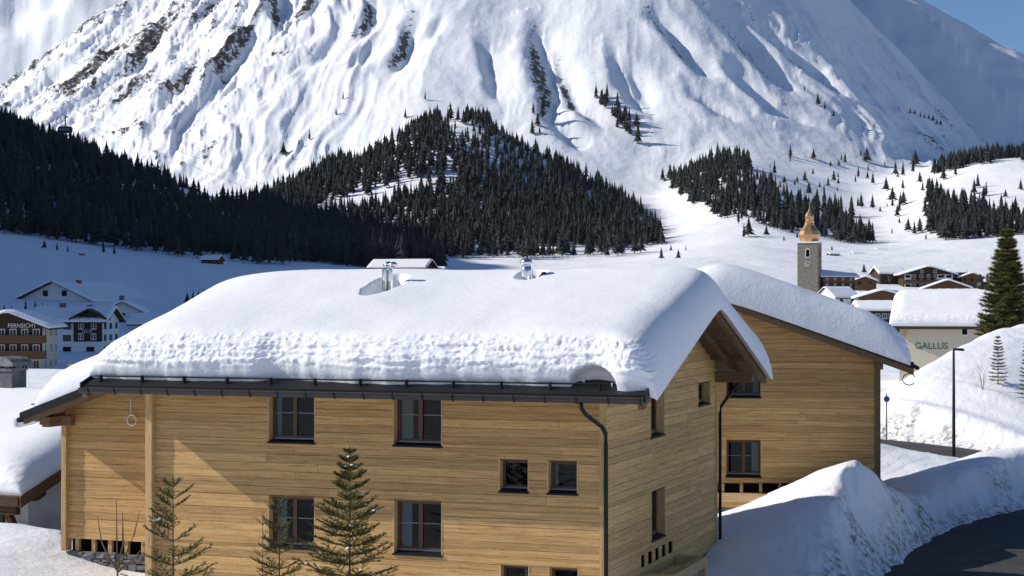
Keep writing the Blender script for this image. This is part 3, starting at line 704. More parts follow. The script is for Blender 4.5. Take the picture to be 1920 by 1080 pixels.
# gutter
gz = ZE + .16
gp = [(-EO - .02, gz + .06), (-EO - .02, gz), (-EO - .06, gz - .06), (-EO - .12, gz - .075), (-EO - .17, gz - .04), (-EO - .185, gz + .05), (-EO - .2, gz + .06), (-EO - .2, gz + .075), (-EO - .165, gz + .06), (-EO - .15, gz - .02), (-EO - .11, gz - .05), (-EO - .06, gz - .03), (-EO - .04, gz + .06)]
gut = MB().prism(gp, 0, LX - LV, GV).build('gutter', GUTTER, roof)
x = LX - LV + .3
while x < GV:
    MB().prism([(-EO - .19, gz + .09), (-EO - .21, gz + .07), (-EO - .195, gz - .03), (-EO - .12, gz - .095), (-EO - .05, gz - .08), (-EO - .05, gz - .06), (-EO - .12, gz - .07), (-EO - .18, gz - .02), (-EO - .19, gz + .05)], 0, x - .018, x + .018).build('gutter_bracket', METAL, roof); x += .82
# snow guard pipe along the eave
sg = MB().tube([(LX - LV + .2, -EO + .30, float(topz(-EO + .30)) + .14), (GV - .1, -EO + .30, float(topz(-EO + .3)) + .14)], .022, 8).build('snow_guard', METAL, roof)
x = LX - LV + .4
while x < GV:
    MB().box(x - .02, x + .02, -EO + .25, -EO + .38, float(topz(-EO + .3)) - .03, float(topz(-EO + .3)) + .17).build('snow_guard_post', METAL, sg); x += 1.3
# down pipes
def p_(px, py, yv): q = to_local(px, py, 'y', yv); return (q.x, q.y, q.z)
dx_ = to_local(1136, 900, 'y', -.14).x
MB().tube([(dx_ - .27, -EO - .1, gz - .06), (dx_ - .27, -EO - .1, gz - .2), (dx_ - .22, -EO + .1, gz - .36), (dx_ - .04, -.35, gz - .72), (dx_, -.16, gz - .9), (dx_, -.14, gz - 1.2), (dx_, -.14, -.3)], .055, 10).build('down_pipe', METAL, H1, True)
MB().tube([(.55, DP + EO + .1, ZE + .1), (.5, DP + EO - .1, ZE - .05), (.14, DP + .3, ZE - .75), (.12, DP + .22, ZE - .95), (.12, DP + .22, .2)], .05, 10).build('down_pipe', METAL, H1, True)
# ---------------- wing on the left
WS = 1.5
wl_ = to_local(125, 900, 'y', WS).x; tip = to_local(42, 795, 'y', WS - 1.25)
MW = .36; wz = tip.z; wex = tip.x
def wund(x): return wz + MW * (x - wex)
WB2 = to_local(200, 1012, 'y', WS).z
ww = MB().box(wl_ + .05, LX, WS + .25, WS + .4, -1, float(wund(wl_))).box(wl_ + .05, wl_ + .3, WS + .4, 10.5, -1, float(wund(wl_))).build('wing_wall', BLACKIN, H1)
plank_wall(H1, ww, 'x', wl_ + .08, LX - .08, WB2, float(wund(LX)) + .1, WS, [], WX, seed=21, top=None)
MB().box(wl_ - .06, wl_ + .1, WS - .18, WS + .12, WB2 - .35, float(wund(wl_)) + .12).build('corner_post', WZ, H1)
x = wl_ + .35
while x < LX - .1:
    MB().box(x - .06, x + .06, WS + .02, WS + .14, WB2 - .38, WB2 + .02).build('stud', WZ, ww); x += .55
pl = MB().box(wl_ + .03, LX, WS + .03, WS + .3, -.6, WB2 - .38).build('wing_plinth', BLACKIN, H1)
rs = random.Random(4); zst = WB2 - .38
while zst > WB2 - 1.9:
    xs = wl_ + .02; hh = rs.uniform(.13, .2)
    while xs < LX - .05:
        L = rs.uniform(.16, .42); d = rs.uniform(0, .05)
        st = MB().bevbox(xs, min(xs + L, LX), WS - .05 - d, WS + .05, zst - hh + .012, zst, .025)
        v = np.concatenate(st.v); v += np.array([[rs.uniform(-.03, .03) for _ in range(3)] for _ in v]); mesh_obj('stone', v, st.f, STONE, pl); xs += L + .012
    zst -= hh
wr = MB().prism([(wex, wund(wex) + .22), (LX + .6, wund(LX + .6) + .22), (LX + .6, wund(LX + .6) + .28), (wex, wund(wex) + .28)], 1, WS - 1.3, 11.0).build('wing_roof', METAL, H1)
MB().prism([(wex + .05, wund(wex + .05) - .02), (LX + .6, wund(LX + .6) - .02), (LX + .6, wund(LX + .6) + .2), (wex + .05, wund(wex + .05) + .2)], 1, WS - 1.27, WS - 1.1).build('barge_board', WBEAM, wr)
MB().prism([(wex - .03, wund(wex - .03) + .12), (LX + .6, wund(LX + .6) + .12), (LX + .6, wund(LX + .6) + .34), (wex - .03, wund(wex - .03) + .34)], 1, WS - 1.34, WS - 1.28).build('verge_flashing', METAL, wr)
for k in range(9):
    yv = WS - .7 + k * .8
    MB().prism([(wex + .1, wund(wex + .1) + .0), (LX + .6, wund(LX + .6) + .0), (LX + .6, wund(LX + .6) + .2), (wex + .1, wund(wex + .1) + .2)], 1, yv - .07, yv + .07).build('rafter', WBEAM, wr)
MB().prism([(wex + .02, wund(wex + .02) + .195), (LX + .6, wund(LX + .6) + .195), (LX + .6, wund(LX + .6) + .218), (wex + .02, wund(wex + .02) + .218)], 1, WS - 1.25, 10.9).build('soffit', WBEAM, wr)
zp = float(wund(wl_)) - .02
MB().box(wl_ - .55, wl_ + .5, WS - .55, WS - .3, zp - .28, zp).box(wl_ - .12, wl_ + .12, WS - 1.05, WS + .3, zp - .3, zp - .02).build('purlin', WBEAM, wr)
MB().tube([(wex - .06, WS - 1.35, float(wund(wex)) + .12), (wex - .06, 11, float(wund(wex)) + .12)], .07, 8).build('gutter', METAL, wr)
sgx = wex + .35
MB().tube([(sgx, WS - 1.3, float(wund(sgx)) + .45), (sgx, 11, float(wund(sgx)) + .45)], .02, 6).build('snow_guard', METAL, wr)
# coil of cable hanging under the wing's eave
cq = to_local(247, 788, 'y', WS - .12); rad = .15
ring = [(cq.x + rad * math.cos(a), cq.y, cq.z + rad * math.sin(a)) for a in np.linspace(0, 2 * math.pi, 25)]
cb = MB().tube(ring, .014, 6).tube([(x * 1.0 + .015, y - .02, z + .01) for x, y, z in ring], .012, 6).tube([(cq.x - .02, cq.y, cq.z + rad), (cq.x - .03, cq.y, cq.z + .62)], .012, 6)
v = np.concatenate(cb.v); base = Vector((cq.x, cq.y, cq.z - rad))
hc = mesh_obj('cable_coil', v - np.array(base), cb.f, MATS['white_paint'])
hc.matrix_world = H1.matrix_world; hc.location = Vector((C0.x, C0.y, 0)) + Matrix.Rotation(-TH, 3, 'Z') @ base; hc.rotation_euler = (0, 0, -TH)
tag(hc, 'pale coil of cable hanging on the shaded timber wall of the wing', 'cable')

# ---------------- snow on the main roof, on the wing
def roof1(b):
    k = np.sqrt((b - RY) ** 2 + .35 ** 2); return ZE + .31 + M1 * (RY + EO) - M1 * k
nx0 = to_local(1066, 700, 'y', -EO + .3).x; nx1 = to_local(1158, 700, 'y', -EO + .3).x; nxm = (nx0 + nx1) / 2; nxw = (nx1 - nx0) / 2
def edge1(a):
    e_ = .46 + .10 * fbm(a * .35, a * 0 + 2.2, 3, 8) + .03 * fbm(a * 2.1, a * 0, 2, 4)
    e_ = e_ + .16 * np.exp(-((a + 8.6) / .7) ** 2)
    return e_ - .22 * np.exp(-((a - .9) / .5) ** 2)
f1 = to_local(727, 530, 'y', RY - 1.7); f2 = to_local(985, 510, 'y', RY - .9)
hs = snow_slab('roof_snow', SNOW, None, LX - LV - .08, GV + .22, -EO, DP + EO - .1, RY, roof1, 1.22, 'x', 620, 330, Ra=(3.3, 1.5), Rb=(.85, 1.0), n=2.5, en=2.5, nf=3.6, seed=1, thick=lambda a, b: 1 - .27 * sstep(-EO + .8, RY - .5, b) * sstep(DP + EO - .5, RY + 1.5, b),
               notch=lambda a: np.clip(1 - ((a - nxm) / nxw) ** 2, 0, 1) ** .5,
               edge=edge1, pits=[(f1.x, RY - 1.95, (.5, 1.1), -.08), (f2.x + .1, RY - .7, (.42, .5), .5)], droop=[(GV - .45, 1, .55)], bulge=.16, lay=.07)
hs.location = H1.location; hs.rotation_euler = H1.rotation_euler
tag(hs, 'thick smooth snow blanket with layered edge on the main roof of the large timber house', 'snow')
def roofw(b): return wund(b) + .29
hw = snow_slab('roof_snow', SNOW, None, WS - 1.28, 11.0, wex + .42, LX + .55, 0, roofw, .95, 'y', 160, 170, Ra=(.55, 1.0), Rb=(1.3, .6), n=2.3, seed=2, bulge=.06, lay=.05)
hw.location = H1.location; hw.rotation_euler = H1.rotation_euler
tag(hw, 'narrow crumbly snow slab on the low wing roof left of the large timber house', 'snow')
# flues in the melt hole, vents
def flue(nm, label, cat, px, y_, h, r_, bend, group=None):
    q = to_local(px, 520, 'y', y_); zb = float(roof1(np.array([y_]))[0]) - .02
    e_ = empty(nm, Vector((C0.x, C0.y, 0)) + Matrix.Rotation(-TH, 3, 'Z') @ Vector((q.x, y_, zb)), -TH); tag(e_, label, cat, group)
    pts = [(0, 0, .18), (0, 0, h - .1)]
    if bend: pts += [(.015, 0, h), (.06, 0, h + .06), (.13, 0, h + .07), (.18, 0, h + .03)]
    MB().tube(pts, r_, 12).build('pipe', CHROME, e_, True)
    MB().lathe([(r_ * 1.8, 0), (r_ * 1.35, .12), (r_ * 1.25, .30), (r_ * 1.02, .31)], 12).build('collar', METAL, e_)
    return e_
flue('flue_pipe', 'steel flue pipe with bent top farther from the black vent, in the roof snow hollow', 'pipe', 721, RY - 1.6, 1.42, .075, True)
flue('flue_pipe', 'steel flue pipe with bent top next to the black vent, in the roof snow hollow', 'pipe', 731, RY - 1.6, 1.40, .085, True)
fl = empty('roof_vent', Vector((C0.x, C0.y, 0)) + Matrix.Rotation(-TH, 3, 'Z') @ Vector((to_local(743, 520, 'y', RY - 1.5).x, RY - 1.5, float(roof1(np.array([RY - 1.5]))[0]))), -TH)
tag(fl, 'short black roof vent beside the two steel flue pipes', 'vent')
MB().lathe([(.06, 0), (.06, .4), (.055, .42)], 12).build('pipe', METAL, fl); MB().lathe([(.09, .40), (.1, .42), (.1, .5), (.06, .55)], 12).build('cap', METAL, fl)
q = f2; zb = float(roof1(np.array([RY - .8]))[0]) + .45
cw = empty('roof_cowl', Vector((C0.x, C0.y, 0)) + Matrix.Rotation(-TH, 3, 'Z') @ Vector((f2.x, RY - .8, zb)), -TH); tag(cw, 'small steel vent cowl poking out of the roof snow near the ridge', 'vent')
MB().lathe([(.16, -.3), (.15, .55), (.13, .72)], 12).build('pipe', CHROME, cw, True); MB().lathe([(.14, .70), (.19, .76), (.15, .88), (.04, .92)], 12).build('cap', CHROME, cw, True)
MB().lathe([(.2, .0), (.2, .32), (.05, .52)], 12, .5, .1).build('side_cap', GREYM, cw, True)
# icicles along the snow edge
ic = MB(); rs = random.Random(5)
for k in range(150):
    a = rs.choice([rs.uniform(LX - 1, 0.8), rs.gauss(-5.2, .5), rs.gauss(-1.9, .5), rs.gauss(-9.3, .6)]); e_ = float(edge1(np.array([a]))[0]) - EO
    z0 = float(roof1(np.array([e_]))[0]) + .16; L = rs.uniform(.05, .2)
    ic.add([(a - .012, e_ - .06, z0), (a + .012, e_ - .06, z0), (a, e_ - .04, z0), (a, e_ - .06, z0 - L)], [(0, 1, 3), (1, 2, 3), (2, 0, 3), (0, 2, 1)])
io = ic.build('icicles', ICE); io.location = H1.location; io.rotation_euler = H1.rotation_euler; tag(io, 'fringe of small icicles under the snow edge above the black gutter', 'icicles', kind='stuff')

# ---------------- second house behind on the right
TH2 = R(8.8); C2 = Vector(at(1648, 900, 65.0)); C2.z = 0
H2 = empty('timber_house', (C2.x, C2.y, 0), -TH2)
tag(H2, 'timber house behind the snow bank whose gable wall faces the street lamp side', 'house')
def L2(px, py, y=0.0): return to_local(px, py, 'y', y, C2, TH2)
HW = 5.6; M2 = .36; EO2 = 1.25
et = L2(1716, 692, -1.2); EO2 = et.x; ZE2 = et.z - .12
def und2(x): return ZE2 + M2 * (HW - np.abs(np.asarray(x, float) + HW) + EO2)
WB3 = L2(1450, 952).z
o2 = [opn(1360.5, 1427, 678, 745, 'y', 0, C2, TH2), opn(1360.5, 1427, 825, 894, 'y', 0, C2, TH2)]
s2 = [opn(a, b, 905.5, 923.5, 'y', 0, C2, TH2) for a, b in ((1318, 1347), (1350, 1353), (1358, 1387), (1393, 1423), (1429, 1459), (1465, 1495))]
s2 = [s for s in s2 if s[1] - s[0] > .2]
w2 = MB().prism([(-2 * HW, -1), (0, -1), (0, float(und2(0))), (-HW, float(und2(-HW))), (-2 * HW, float(und2(-2 * HW)))], 1, .3, .5).build('gable_wall', BLACKIN, H2)
plank_wall(H2, w2, 'x', -2 * HW, -.06, WB3, float(und2(-HW)) + .1, 0.0, o2 + s2, WX, seed=31, top=lambda x: float(und2(x)))
for o in o2: wall_window(H2, 'y', 0.0, o, 'double')
for s in s2: MB().box(s[0], s[1], .06, .09, s[2], s[3]).build('vent_slot', BLACKIN, w2)
MB().box(-.16, .05, -.06, .1, WB3, float(und2(0)) + .02).build('corner_post', WBEAM, H2)
MB().box(-2 * HW, .02, .0, .3, -1, WB3).build('plinth', CONC, H2)
MB().box(-.3, 0, .5, 11, -1, float(und2(0))).build('side_wall', WX, H2)
MB().box(-2 * HW, -2 * HW + .3, .5, 11, -1, float(und2(0))).build('side_wall', WX, H2)
bz = L2(1410, 929).z; bx1 = L2(1473, 930, -.9).x; bx0 = -2 * HW + 2
bm = MB().box(bx0, bx1, -.95, -.78, bz - .15, bz + .16).build('porch_frame', WNEW, H2)
bp = L2(1459, 940, -.9).x
MB().box(bp - .09, bp + .09, -.94, -.79, .5, bz - .15).build('post', WNEW, bm)
MB().box(bp - .08, bp + .08, -.78, -.05, bz - .13, bz + .14).build('beam', WNEW, bm)
def deck2(y0, y1, t0, t1): return MB().prism([(-2 * HW - EO2, und2(EO2) + t0), (-HW, und2(-HW) + t0), (EO2, und2(EO2) + t0), (EO2, und2(EO2) + t1), (-HW, und2(-HW) + t1), (-2 * HW - EO2, und2(EO2) + t1)], 1, y0, y1)
r2 = deck2(-1.25, 12, .22, .28).build('roof', METAL, H2)
for (xa, xb) in ((-HW, EO2 - .05), (-2 * HW - EO2 + .05, -HW)):
    MB().prism([(xa, und2(xa) - .1), (xb, und2(xb) - .1), (xb, und2(xb) + .2), (xa, und2(xa) + .2)], 1, -1.22, -1.06).build('barge_board', WBEAM, r2)
    MB().prism([(xa, und2(xa) + .12), (xb, und2(xb) + .12), (xb, und2(xb) + .34), (xa, und2(xa) + .34)], 1, -1.29, -1.23).build('verge_flashing', METAL, r2)
    MB().prism([(xa, und2(xa) + .195), (xb, und2(xb) + .195), (xb, und2(xb) + .219), (xa, und2(xa) + .219)], 1, -1.2, 11.9).build('soffit', WBEAM, r2)
zp = float(und2(0)) - .04
MB().box(-.14, .1, -1.0, .2, zp - .3, zp).build('purlin', WBEAM, r2)
MB().tube([(EO2 + .07, -1.3, ZE2 + .16), (EO2 + .07, 12, ZE2 + .16)], .075, 8).build('gutter', METAL, r2)
MB().tube([(EO2 - .45, -1.2, float(und2(EO2 - .45)) + .46), (EO2 - .45, 12, float(und2(EO2 - .45)) + .46)], .022, 6).box(EO2 - .5, EO2 - .4, -1.2, -1.14, float(und2(EO2 - .45)) + .25, float(und2(EO2 - .45)) + .5).build('snow_guard', METAL, r2)
MB().tube([(EO2 - .2 + .22 * math.cos(a), -1.0, ZE2 - .25 + .2 * math.sin(a)) for a in np.linspace(.4, 5.6, 18)], .018, 6).build('cable', METAL, r2)
def roof2(b):
    k = np.sqrt((b + HW) ** 2 + .5 ** 2); return ZE2 + .29 + M2 * (HW + EO2) - M2 * k
h2s = snow_slab('roof_snow', SNOW, None, -1.42, 12.1, -2 * HW - EO2 + .3, EO2 - .18, -HW, roof2, 1.25, 'y', 200, 240, Ra=(.9, 1.2), Rb=(1.8, 1.8), n=2.2, seed=4, bulge=.08, lay=.05, droop=[(-1.1, -1, .5)])
h2s.location = H2.location; h2s.rotation_euler = H2.rotation_euler
tag(h2s, 'thick wind-rounded snow slab on the roof of the timber house behind the snow bank', 'snow')
# ------------------------------------------------------------------ old chalet on the left
def chalet_left():
    th = R(27); Cc = Vector(at(53, 945, 58.5)); Cc.z = 0
    Lc = lambda px, py, pl, v: to_local(px, py, pl, v, Cc, th)
    e = empty('old_chalet', (Cc.x, Cc.y, 0), -th)
    tag(e, 'old white-walled chalet with dark beams and snowed-in roof at the left edge', 'house')
    ov = 1.0; ez = Lc(45, 945, 'y', -ov).z; m_ = .36; ry = 5.2; gvo = .55
    und = lambda y: ez + m_ * (min(y, 2 * ry - y) + ov)
    MB().prism([(0, -1), (2 * ry, -1), (2 * ry, und(2 * ry)), (ry, und(ry)), (0, und(0))], 0, -11, 0).build('wall', PLAST, e)
    rf = MB().prism([(-ov, und(-ov)), (ry, und(ry)), (2 * ry + ov, und(2 * ry + ov)), (2 * ry + ov, und(2 * ry + ov) + .2), (ry, und(ry) + .2), (-ov, und(-ov) + .2)], 0, -11.5, gvo).build('roof', WMID, e)
    for ya, yb in ((-ov - .03, ry), (ry, 2 * ry + ov + .03)):
        MB().prism([(ya, und(ya) - .12), (yb, und(yb) - .12), (yb, und(yb) + .24), (ya, und(ya) + .24)], 0, gvo, gvo + .07).build('verge_board', WMID, rf)
    MB().box(-11.5, gvo - .02, -ov - .06, -ov - .005, ez - .1, ez + .22).build('eave_board', WDARK, rf)
    for yc in (.15, 3.4):
        MB().prism([(-.3, und(yc) - .45), (.2, und(yc) - .45), (gvo - .05, und(yc) - .25), (gvo - .05, und(yc) - .01), (-.3, und(yc) - .01)], 1, yc - .14, yc + .14).build('purlin', WDARK, rf)
    MB().box(-1.2, .3, -ov + .1, -ov + .32, ez - .38, ez - .06).build('purlin', WDARK, rf)
    MB().prism([(-.62, ez - .3), (-.4, ez - .3), (.02, ez - 1.15), (.02, ez - 1.5)], 1, -.5, -.28).build('brace', WMID, e)
    MB().box(-.12, .05, -.55, -.01, ez - 1.7, ez - 1.1).build('bracket', CREAM, e)
    wn_ = MB().box(-1.75, -.95, -.03, .02, ez - 1.25, ez - .3).build('window', WDARK, e)
    MB().box(-1.67, -1.03, -.045, -.031, ez - 1.17, ez - .38).build('pane', GLASS, wn_)
    chx = Lc(24, 735, 'y', ry + .2); zc = und(ry) + .1
    ch = MB().box(chx.x - .42, chx.x + .42, ry - .3, ry + .45, zc - .2, zc + 1.55).build('chimney', CONC, rf)
    roofc = lambda b: ez + .205 + m_ * (ry + ov) - m_ * np.sqrt((b - ry) ** 2 + .4 ** 2)
    pit = Lc(70, 806, 'y', 2.6)
    sn = snow_slab('roof_snow', SNOW, None, -11.6, gvo + .02, -ov + .12, 2 * ry + ov - .1, ry, roofc, .95, 'x', 150, 150, Ra=(1, 1.7), Rb=(.9, .9), n=2.3, seed=6, pits=[(pit.x, 2.7, (.62, .8), .15)], lay=.03)
    sn.location = e.location; sn.rotation_euler = e.rotation_euler
    tag(sn, 'sunlit snow blanket on the roof of the old white chalet', 'snow')
    cap = MB().lathe([(.62, zc + 1.55), (.62, zc + 1.64)], 4, chx.x, ry + .07, math.pi / 4)
    arc = [(chx.x + .62 * math.cos(a), zc + 1.72 + .34 * math.sin(a)) for a in np.linspace(0, math.pi, 9)]
    cap.prism(arc, 1, ry - .45, ry + .6).build('chimney_cap', STONE, rf)
    vb = MB().box(pit.x - .1, pit.x + .45, 2.6, 2.9, float(roofc(np.array([2.7]))[0]), float(roofc(np.array([2.7]))[0]) + .42).build('roof_vent', WNEW, rf)
chalet_left()

# ------------------------------------------------------------------ village houses
def house(name, label, px, base_py, D, wpx, hpx, rot=0.0, ridge='y', depth=None, pitch=.42, over=.9, walls=PLAST, upper=None, rows=2, cols_=4, side=None, snow=.55, cat='house', wsize=(.9, 1.1), wmat=FRAME, balcony=0, group=None, trim=WDARK, chim=None, chim_m=BRICK, base_off=0.0, sider=0, ridge_off=0.0, frames=True):
    """front (-y) faces the camera; px = left pixel, wpx wide, hpx = eave height in pixels"""
    s = D / F; W = wpx * s / math.cos(rot); H = hpx * s; dp = depth or W * .8
    c = at(px + wpx / 2, base_py, D); e = empty(name, (c.x, c.y, c.z), rot)
    tag(e, label, cat, group)
    x0, x1 = -W / 2, W / 2
    if ridge == 'y':
        rz = H + pitch * W / 2
        poly = [(x0, -2.5), (x1, -2.5), (x1, H), (0, rz), (x0, H)]
        MB().prism(poly, 1, 0, dp).build('wall', walls, e)
        und = lambda b: rz - pitch * abs(b)
        b0, b1, bm, a0, a1 = x0 - over, x1 + over, 0.0, -over, dp + over
    else:
        rz = H + pitch * dp / 2
        MB().prism([(0, -2.5), (dp, -2.5), (dp, H), (dp / 2, rz), (0, H)], 0, x0, x1).build('wall', walls, e)
        und = lambda b: rz - pitch * abs(b - dp / 2)
        b0, b1, bm, a0, a1 = -over, dp + over, dp / 2, x0 - over, x1 + over
    ax = 1 if ridge == 'y' else 0
    rf = MB().prism([(b0, und(b0)), (bm, und(bm)), (b1, und(b1)), (b1, und(b1) + .22), (bm, und(bm) + .22), (b0, und(b0) + .22)], ax, a0, a1).build('roof', trim, e)
    if upper is not None and ridge == 'y':
        um, uz = upper
        MB().prism([(x0 - .03, H * uz), (x1 + .03, H * uz), (x1 + .03, H), (0, rz - .03), (x0 - .03, H)], 1, -.08, .02).build('cladding', um, e)
    elif upper is not None:
        um, uz = upper
        MB().box(x0 - .03, x1 + .03, -.08, .02, H * uz, H - .02).build('cladding', um, e)
    def win(cx, cz, plane, w_=wsize[0], h_=wsize[1]):
        if plane == 'y':
            f = MB().box(cx - w_ / 2, cx + w_ / 2, -.13, .02, cz - h_ / 2, cz + h_ / 2).build('window', wmat, e)
            MB().box(cx - w_ / 2 + .1, cx - .04, -.15, -.128, cz - h_ / 2 + .1, cz + h_ / 2 - .1).build('pane', GLASS, f)
            MB().box(cx + .04, cx + w_ / 2 - .1, -.15, -.128, cz - h_ / 2 + .1, cz + h_ / 2 - .1).build('pane', GLASS, f)
        else:
            xs = x1 if plane == 'r' else x0; sg = 1 if plane == 'r' else -1
            f = MB().box(min(xs - .02 * sg, xs + .1 * sg), max(xs - .02 * sg, xs + .1 * sg), cx - w_ / 2, cx + w_ / 2, cz - h_ / 2, cz + h_ / 2).build('window', wmat, e)
            MB().box(min(xs + .1 * sg, xs + .12 * sg), max(xs + .1 * sg, xs + .12 * sg), cx - w_ / 2 + .1, cx + w_ / 2 - .1, cz - h_ / 2 + .1, cz + h_ / 2 - .1).build('pane', GLASS, f)
    sh = H / rows
    for r_ in range(rows):
        for k in range(cols_): win(x0 + W * (k + .5) / cols_, sh * (r_ + .55), 'y')
    if ridge == 'y' and pitch * W / 2 > 2.2:
        for cx in (-.13 * W, .13 * W): win(cx, H + .36 * (rz - H), 'y')
    if side:
        for r_ in range(rows):
            for k in range(sider or 3): win(dp * (k + .5) / (sider or 3), sh * (r_ + .55), side)
    for b_ in range(balcony):
        zb = sh * (b_ + 1)
        bl = MB().box(x0 - .3, x1 + .6, -1.2, -.02, zb - .15, zb).build('balcony', WMID, e)
        MB().box(x0 - .3, x1 + .6, -1.25, -1.19, zb, zb + .95).box(x1 + .54, x1 + .6, -1.19, -.02, zb, zb + .95).build('railing', WMID, bl)
    if snow:
        rfn = lambda b: (rz + .225 - pitch * np.sqrt((b - bm) ** 2 + .3 ** 2))
        snow_slab('roof_snow', SNOW, rf, a0 - .05, a1 + .05, b0 + .02, b1 - .02, bm, rfn, snow, 'y' if ridge == 'y' else 'x', 26, 34, Ra=(.5, .5), Rb=(.7, .7), n=2.4, seed=int(px) % 50, bulge=.05)
    for (ca, cb, ch) in (chim or ()):
        zc = und(cb)
        q = (cb, ca) if ridge == 'y' else (ca, cb)
        MB().box(q[0] - .45, q[0] + .45, q[1] - .4, q[1] + .4, zc - .2, zc + ch + snow).build('chimney', chim_m, rf)
    return e, dict(W=W, H=H, rz=rz, dp=dp, x0=x0, x1=x1, s=s)

# left valley
hA, iA = house('guest_house', 'brown timber guest house with two long balconies and white lettering', -50, 700, 250, 128, 88, R(4), 'y', 12, .40, 1.2, CREAM, (WDARK, .34), 3, 6, 'r', .4, wmat=WHITEP, balcony=2, wsize=(.95, 1.25), sider=3)
def lettering(parent, text, size, loc, rx, material, name='lettering', ext=.02, sx=1.0, rz=0.0):
    cu = bpy.data.curves.new(name, 'FONT'); cu.body = text; cu.size = size; cu.extrude = ext; cu.align_x = 'CENTER'; cu.align_y = 'CENTER'
    t = bpy.data.objects.new('tmp_text', cu); col.objects.link(t); bpy.context.view_layer.update()
    dg = bpy.context.evaluated_depsgraph_get(); me = bpy.data.meshes.new_from_object(t.evaluated_get(dg)); bpy.data.objects.remove(t)
    me.name = name; me.materials.clear(); me.materials.append(material)
    o = bpy.data.objects.new(name, me); col.objects.link(o); o.parent = parent; o.location = loc; o.rotation_euler = (rx, 0, rz); o.scale = (sx, 1, 1); return o
lettering(hA, 'FERNSICHT', .8, (2.0, -.14, iA['H'] + .08), R(90), WHITEP, sx=.95)
hB, iB = house('white_house', 'white house with dark brown gable panel and red wooden shutters', 60, 668, 300, 132, 66, R(-2), 'x', 11, .38, 1.0, PLAST, None, 3, 3, 'r', .45, wmat=WDARK, wsize=(1.3, 1.0), chim=[(-2, 4.5, .8), (2.5, 5, .3)], chim_m=CONC)
bx = iB['x1']
pn = MB().box(bx - 4.7, bx + .03, -.2, -.02, iB['H'] * .42, iB['H'] + .35).prism([(bx - 4.7, iB['H'] + .35), (bx + .03, iB['H'] + .35), (bx - 2.0, iB['H'] + 1.5)], 1, -.2, -.02).build('gable_panel', WDARK, hB)
for dx_ in (-3.45, -1.35):
    for fz in (.56, .86):
        f = MB().box(bx + dx_ - .45, bx + dx_ + .45, -.26, -.19, iB['H'] * fz - .55, iB['H'] * fz + .55).build('window', WHITEP, pn)
        for sx_ in (-1, 1): MB().box(bx + dx_ + sx_ * .22 - .15, bx + dx_ + sx_ * .22 + .15, -.275, -.258, iB['H'] * fz - .43, iB['H'] * fz + .43).build('pane', GLASS, f)
MB().prism([(bx - 5.3, iB['H'] + .15), (bx - 2.2, iB['H'] + 1.75), (bx + .9, iB['H'] + .15), (bx + .9, iB['H'] + .45), (bx - 2.2, iB['H'] + 2.1), (bx - 5.3, iB['H'] + .45)], 1, -.9, 2.0).build('gable_roof', WDARK, hB)
lettering(hB, 'LECH', .7, (bx - 2.4, -.24, iB['H'] * .71), R(90), WHITEP)
house('large_house', 'wide white alpine house with broad snowy roof below the shaded meadow', 28, 602, 390, 150, 40, R(-20), 'y', 22, .42, 1.4, PLAST, None, 2, 5, 'r', .4, wmat=WDARK, wsize=(1.2, 1.2), chim=[(6, 2.0, .9)])
house('small_white_house', 'tall narrow white house with a steep dark verge and one chimney', 196, 640, 350, 68, 56, R(8), 'y', 15, .52, 1.2, PLAST, None, 3, 3, 'r', .4, wmat=WDARK, wsize=(.9, 1.1), chim=[(1.5, -.3, 1.0)], chim_m=CONC)
house('low_house', 'low white annex with flat snowy roof beside the tall narrow house', 246, 640, 330, 112, 32, R(0), 'x', 9, .35, .7, PLAST, None, 1, 4, None, .45, wmat=WDARK)
house('garage', 'low flat white garage block in front of the tall narrow white house', 200, 655, 318, 52, 18, R(0), 'x', 6, .05, .4, PLAST, None, 1, 2, None, .4, wmat=WDARK, wsize=(1.6, 1.1), cat='garage')
house('hay_hut', 'small grey hay hut on the shaded meadow at the forest edge', 376, 496, 610, 32, 9, R(-15), 'x', 5, .5, .5, WMID, None, 1, 1, None, .35, cat='hut', wsize=(.8, .9))
house('hillside_house', 'snow-roofed house peeking over the main roof ridge in front of the forest', 696, 515, 520, 98, 14, R(-12), 'x', 12, .33, 1.2, WDARK, None, 1, 5, 'r', .45)
house('woodshed', 'low shed with snowy roof right beside the house peeking over the ridge', 796, 514, 530, 36, 8, R(-5), 'x', 5, .2, .4, WDARK, None, 1, 1, None, .4, cat='shed')
# right village
house('dark_chalet', 'dark timber chalet directly right of the church tower', 1542, 540, 560, 62, 22, R(14), 'x', 12, .36, 1.2, WDARK, (WMID, .45), 2, 4, None, .35, wmat=WHITEP, wsize=(.7, .8))
vh, vi = house('village_hotel', 'big dark gabled hotel with white corner panels in the sunlit village', 1695, 540, 640, 92, 26, R(-6), 'y', 22, .30, 1.6, WDARK, None, 3, 7, 'r', .5, wmat=WHITEP, wsize=(1.2, 1.1), balcony=1)
for (fa, fb) in ((0.02, .16), (.66, .98)):
    MB().box(vi['x0'] + vi['W'] * fa, vi['x0'] + vi['W'] * fb, -.12, -.01, 0, vi['H'] * .97).build('white_panel', PLAST, vh)
    for r_ in range(3):
        nw = 1 if fb < .3 else 2
        for k in range(nw):
            cx = vi['x0'] + vi['W'] * (fa + (fb - fa) * (k + .5) / nw); cz = vi['H'] * (r_ + .5) / 3
            MB().box(cx - .9, cx + .9, -.2, -.11, cz - .42, cz + .42).build('window', BLACKIN, vh)
house('hotel_annex', 'dark square annex joined behind the right end of the big hotel', 1784, 538, 655, 26, 26, R(-6), 'x', 10, .2, .8, WDARK, None, 2, 3, None, .5, wmat=WHITEP)
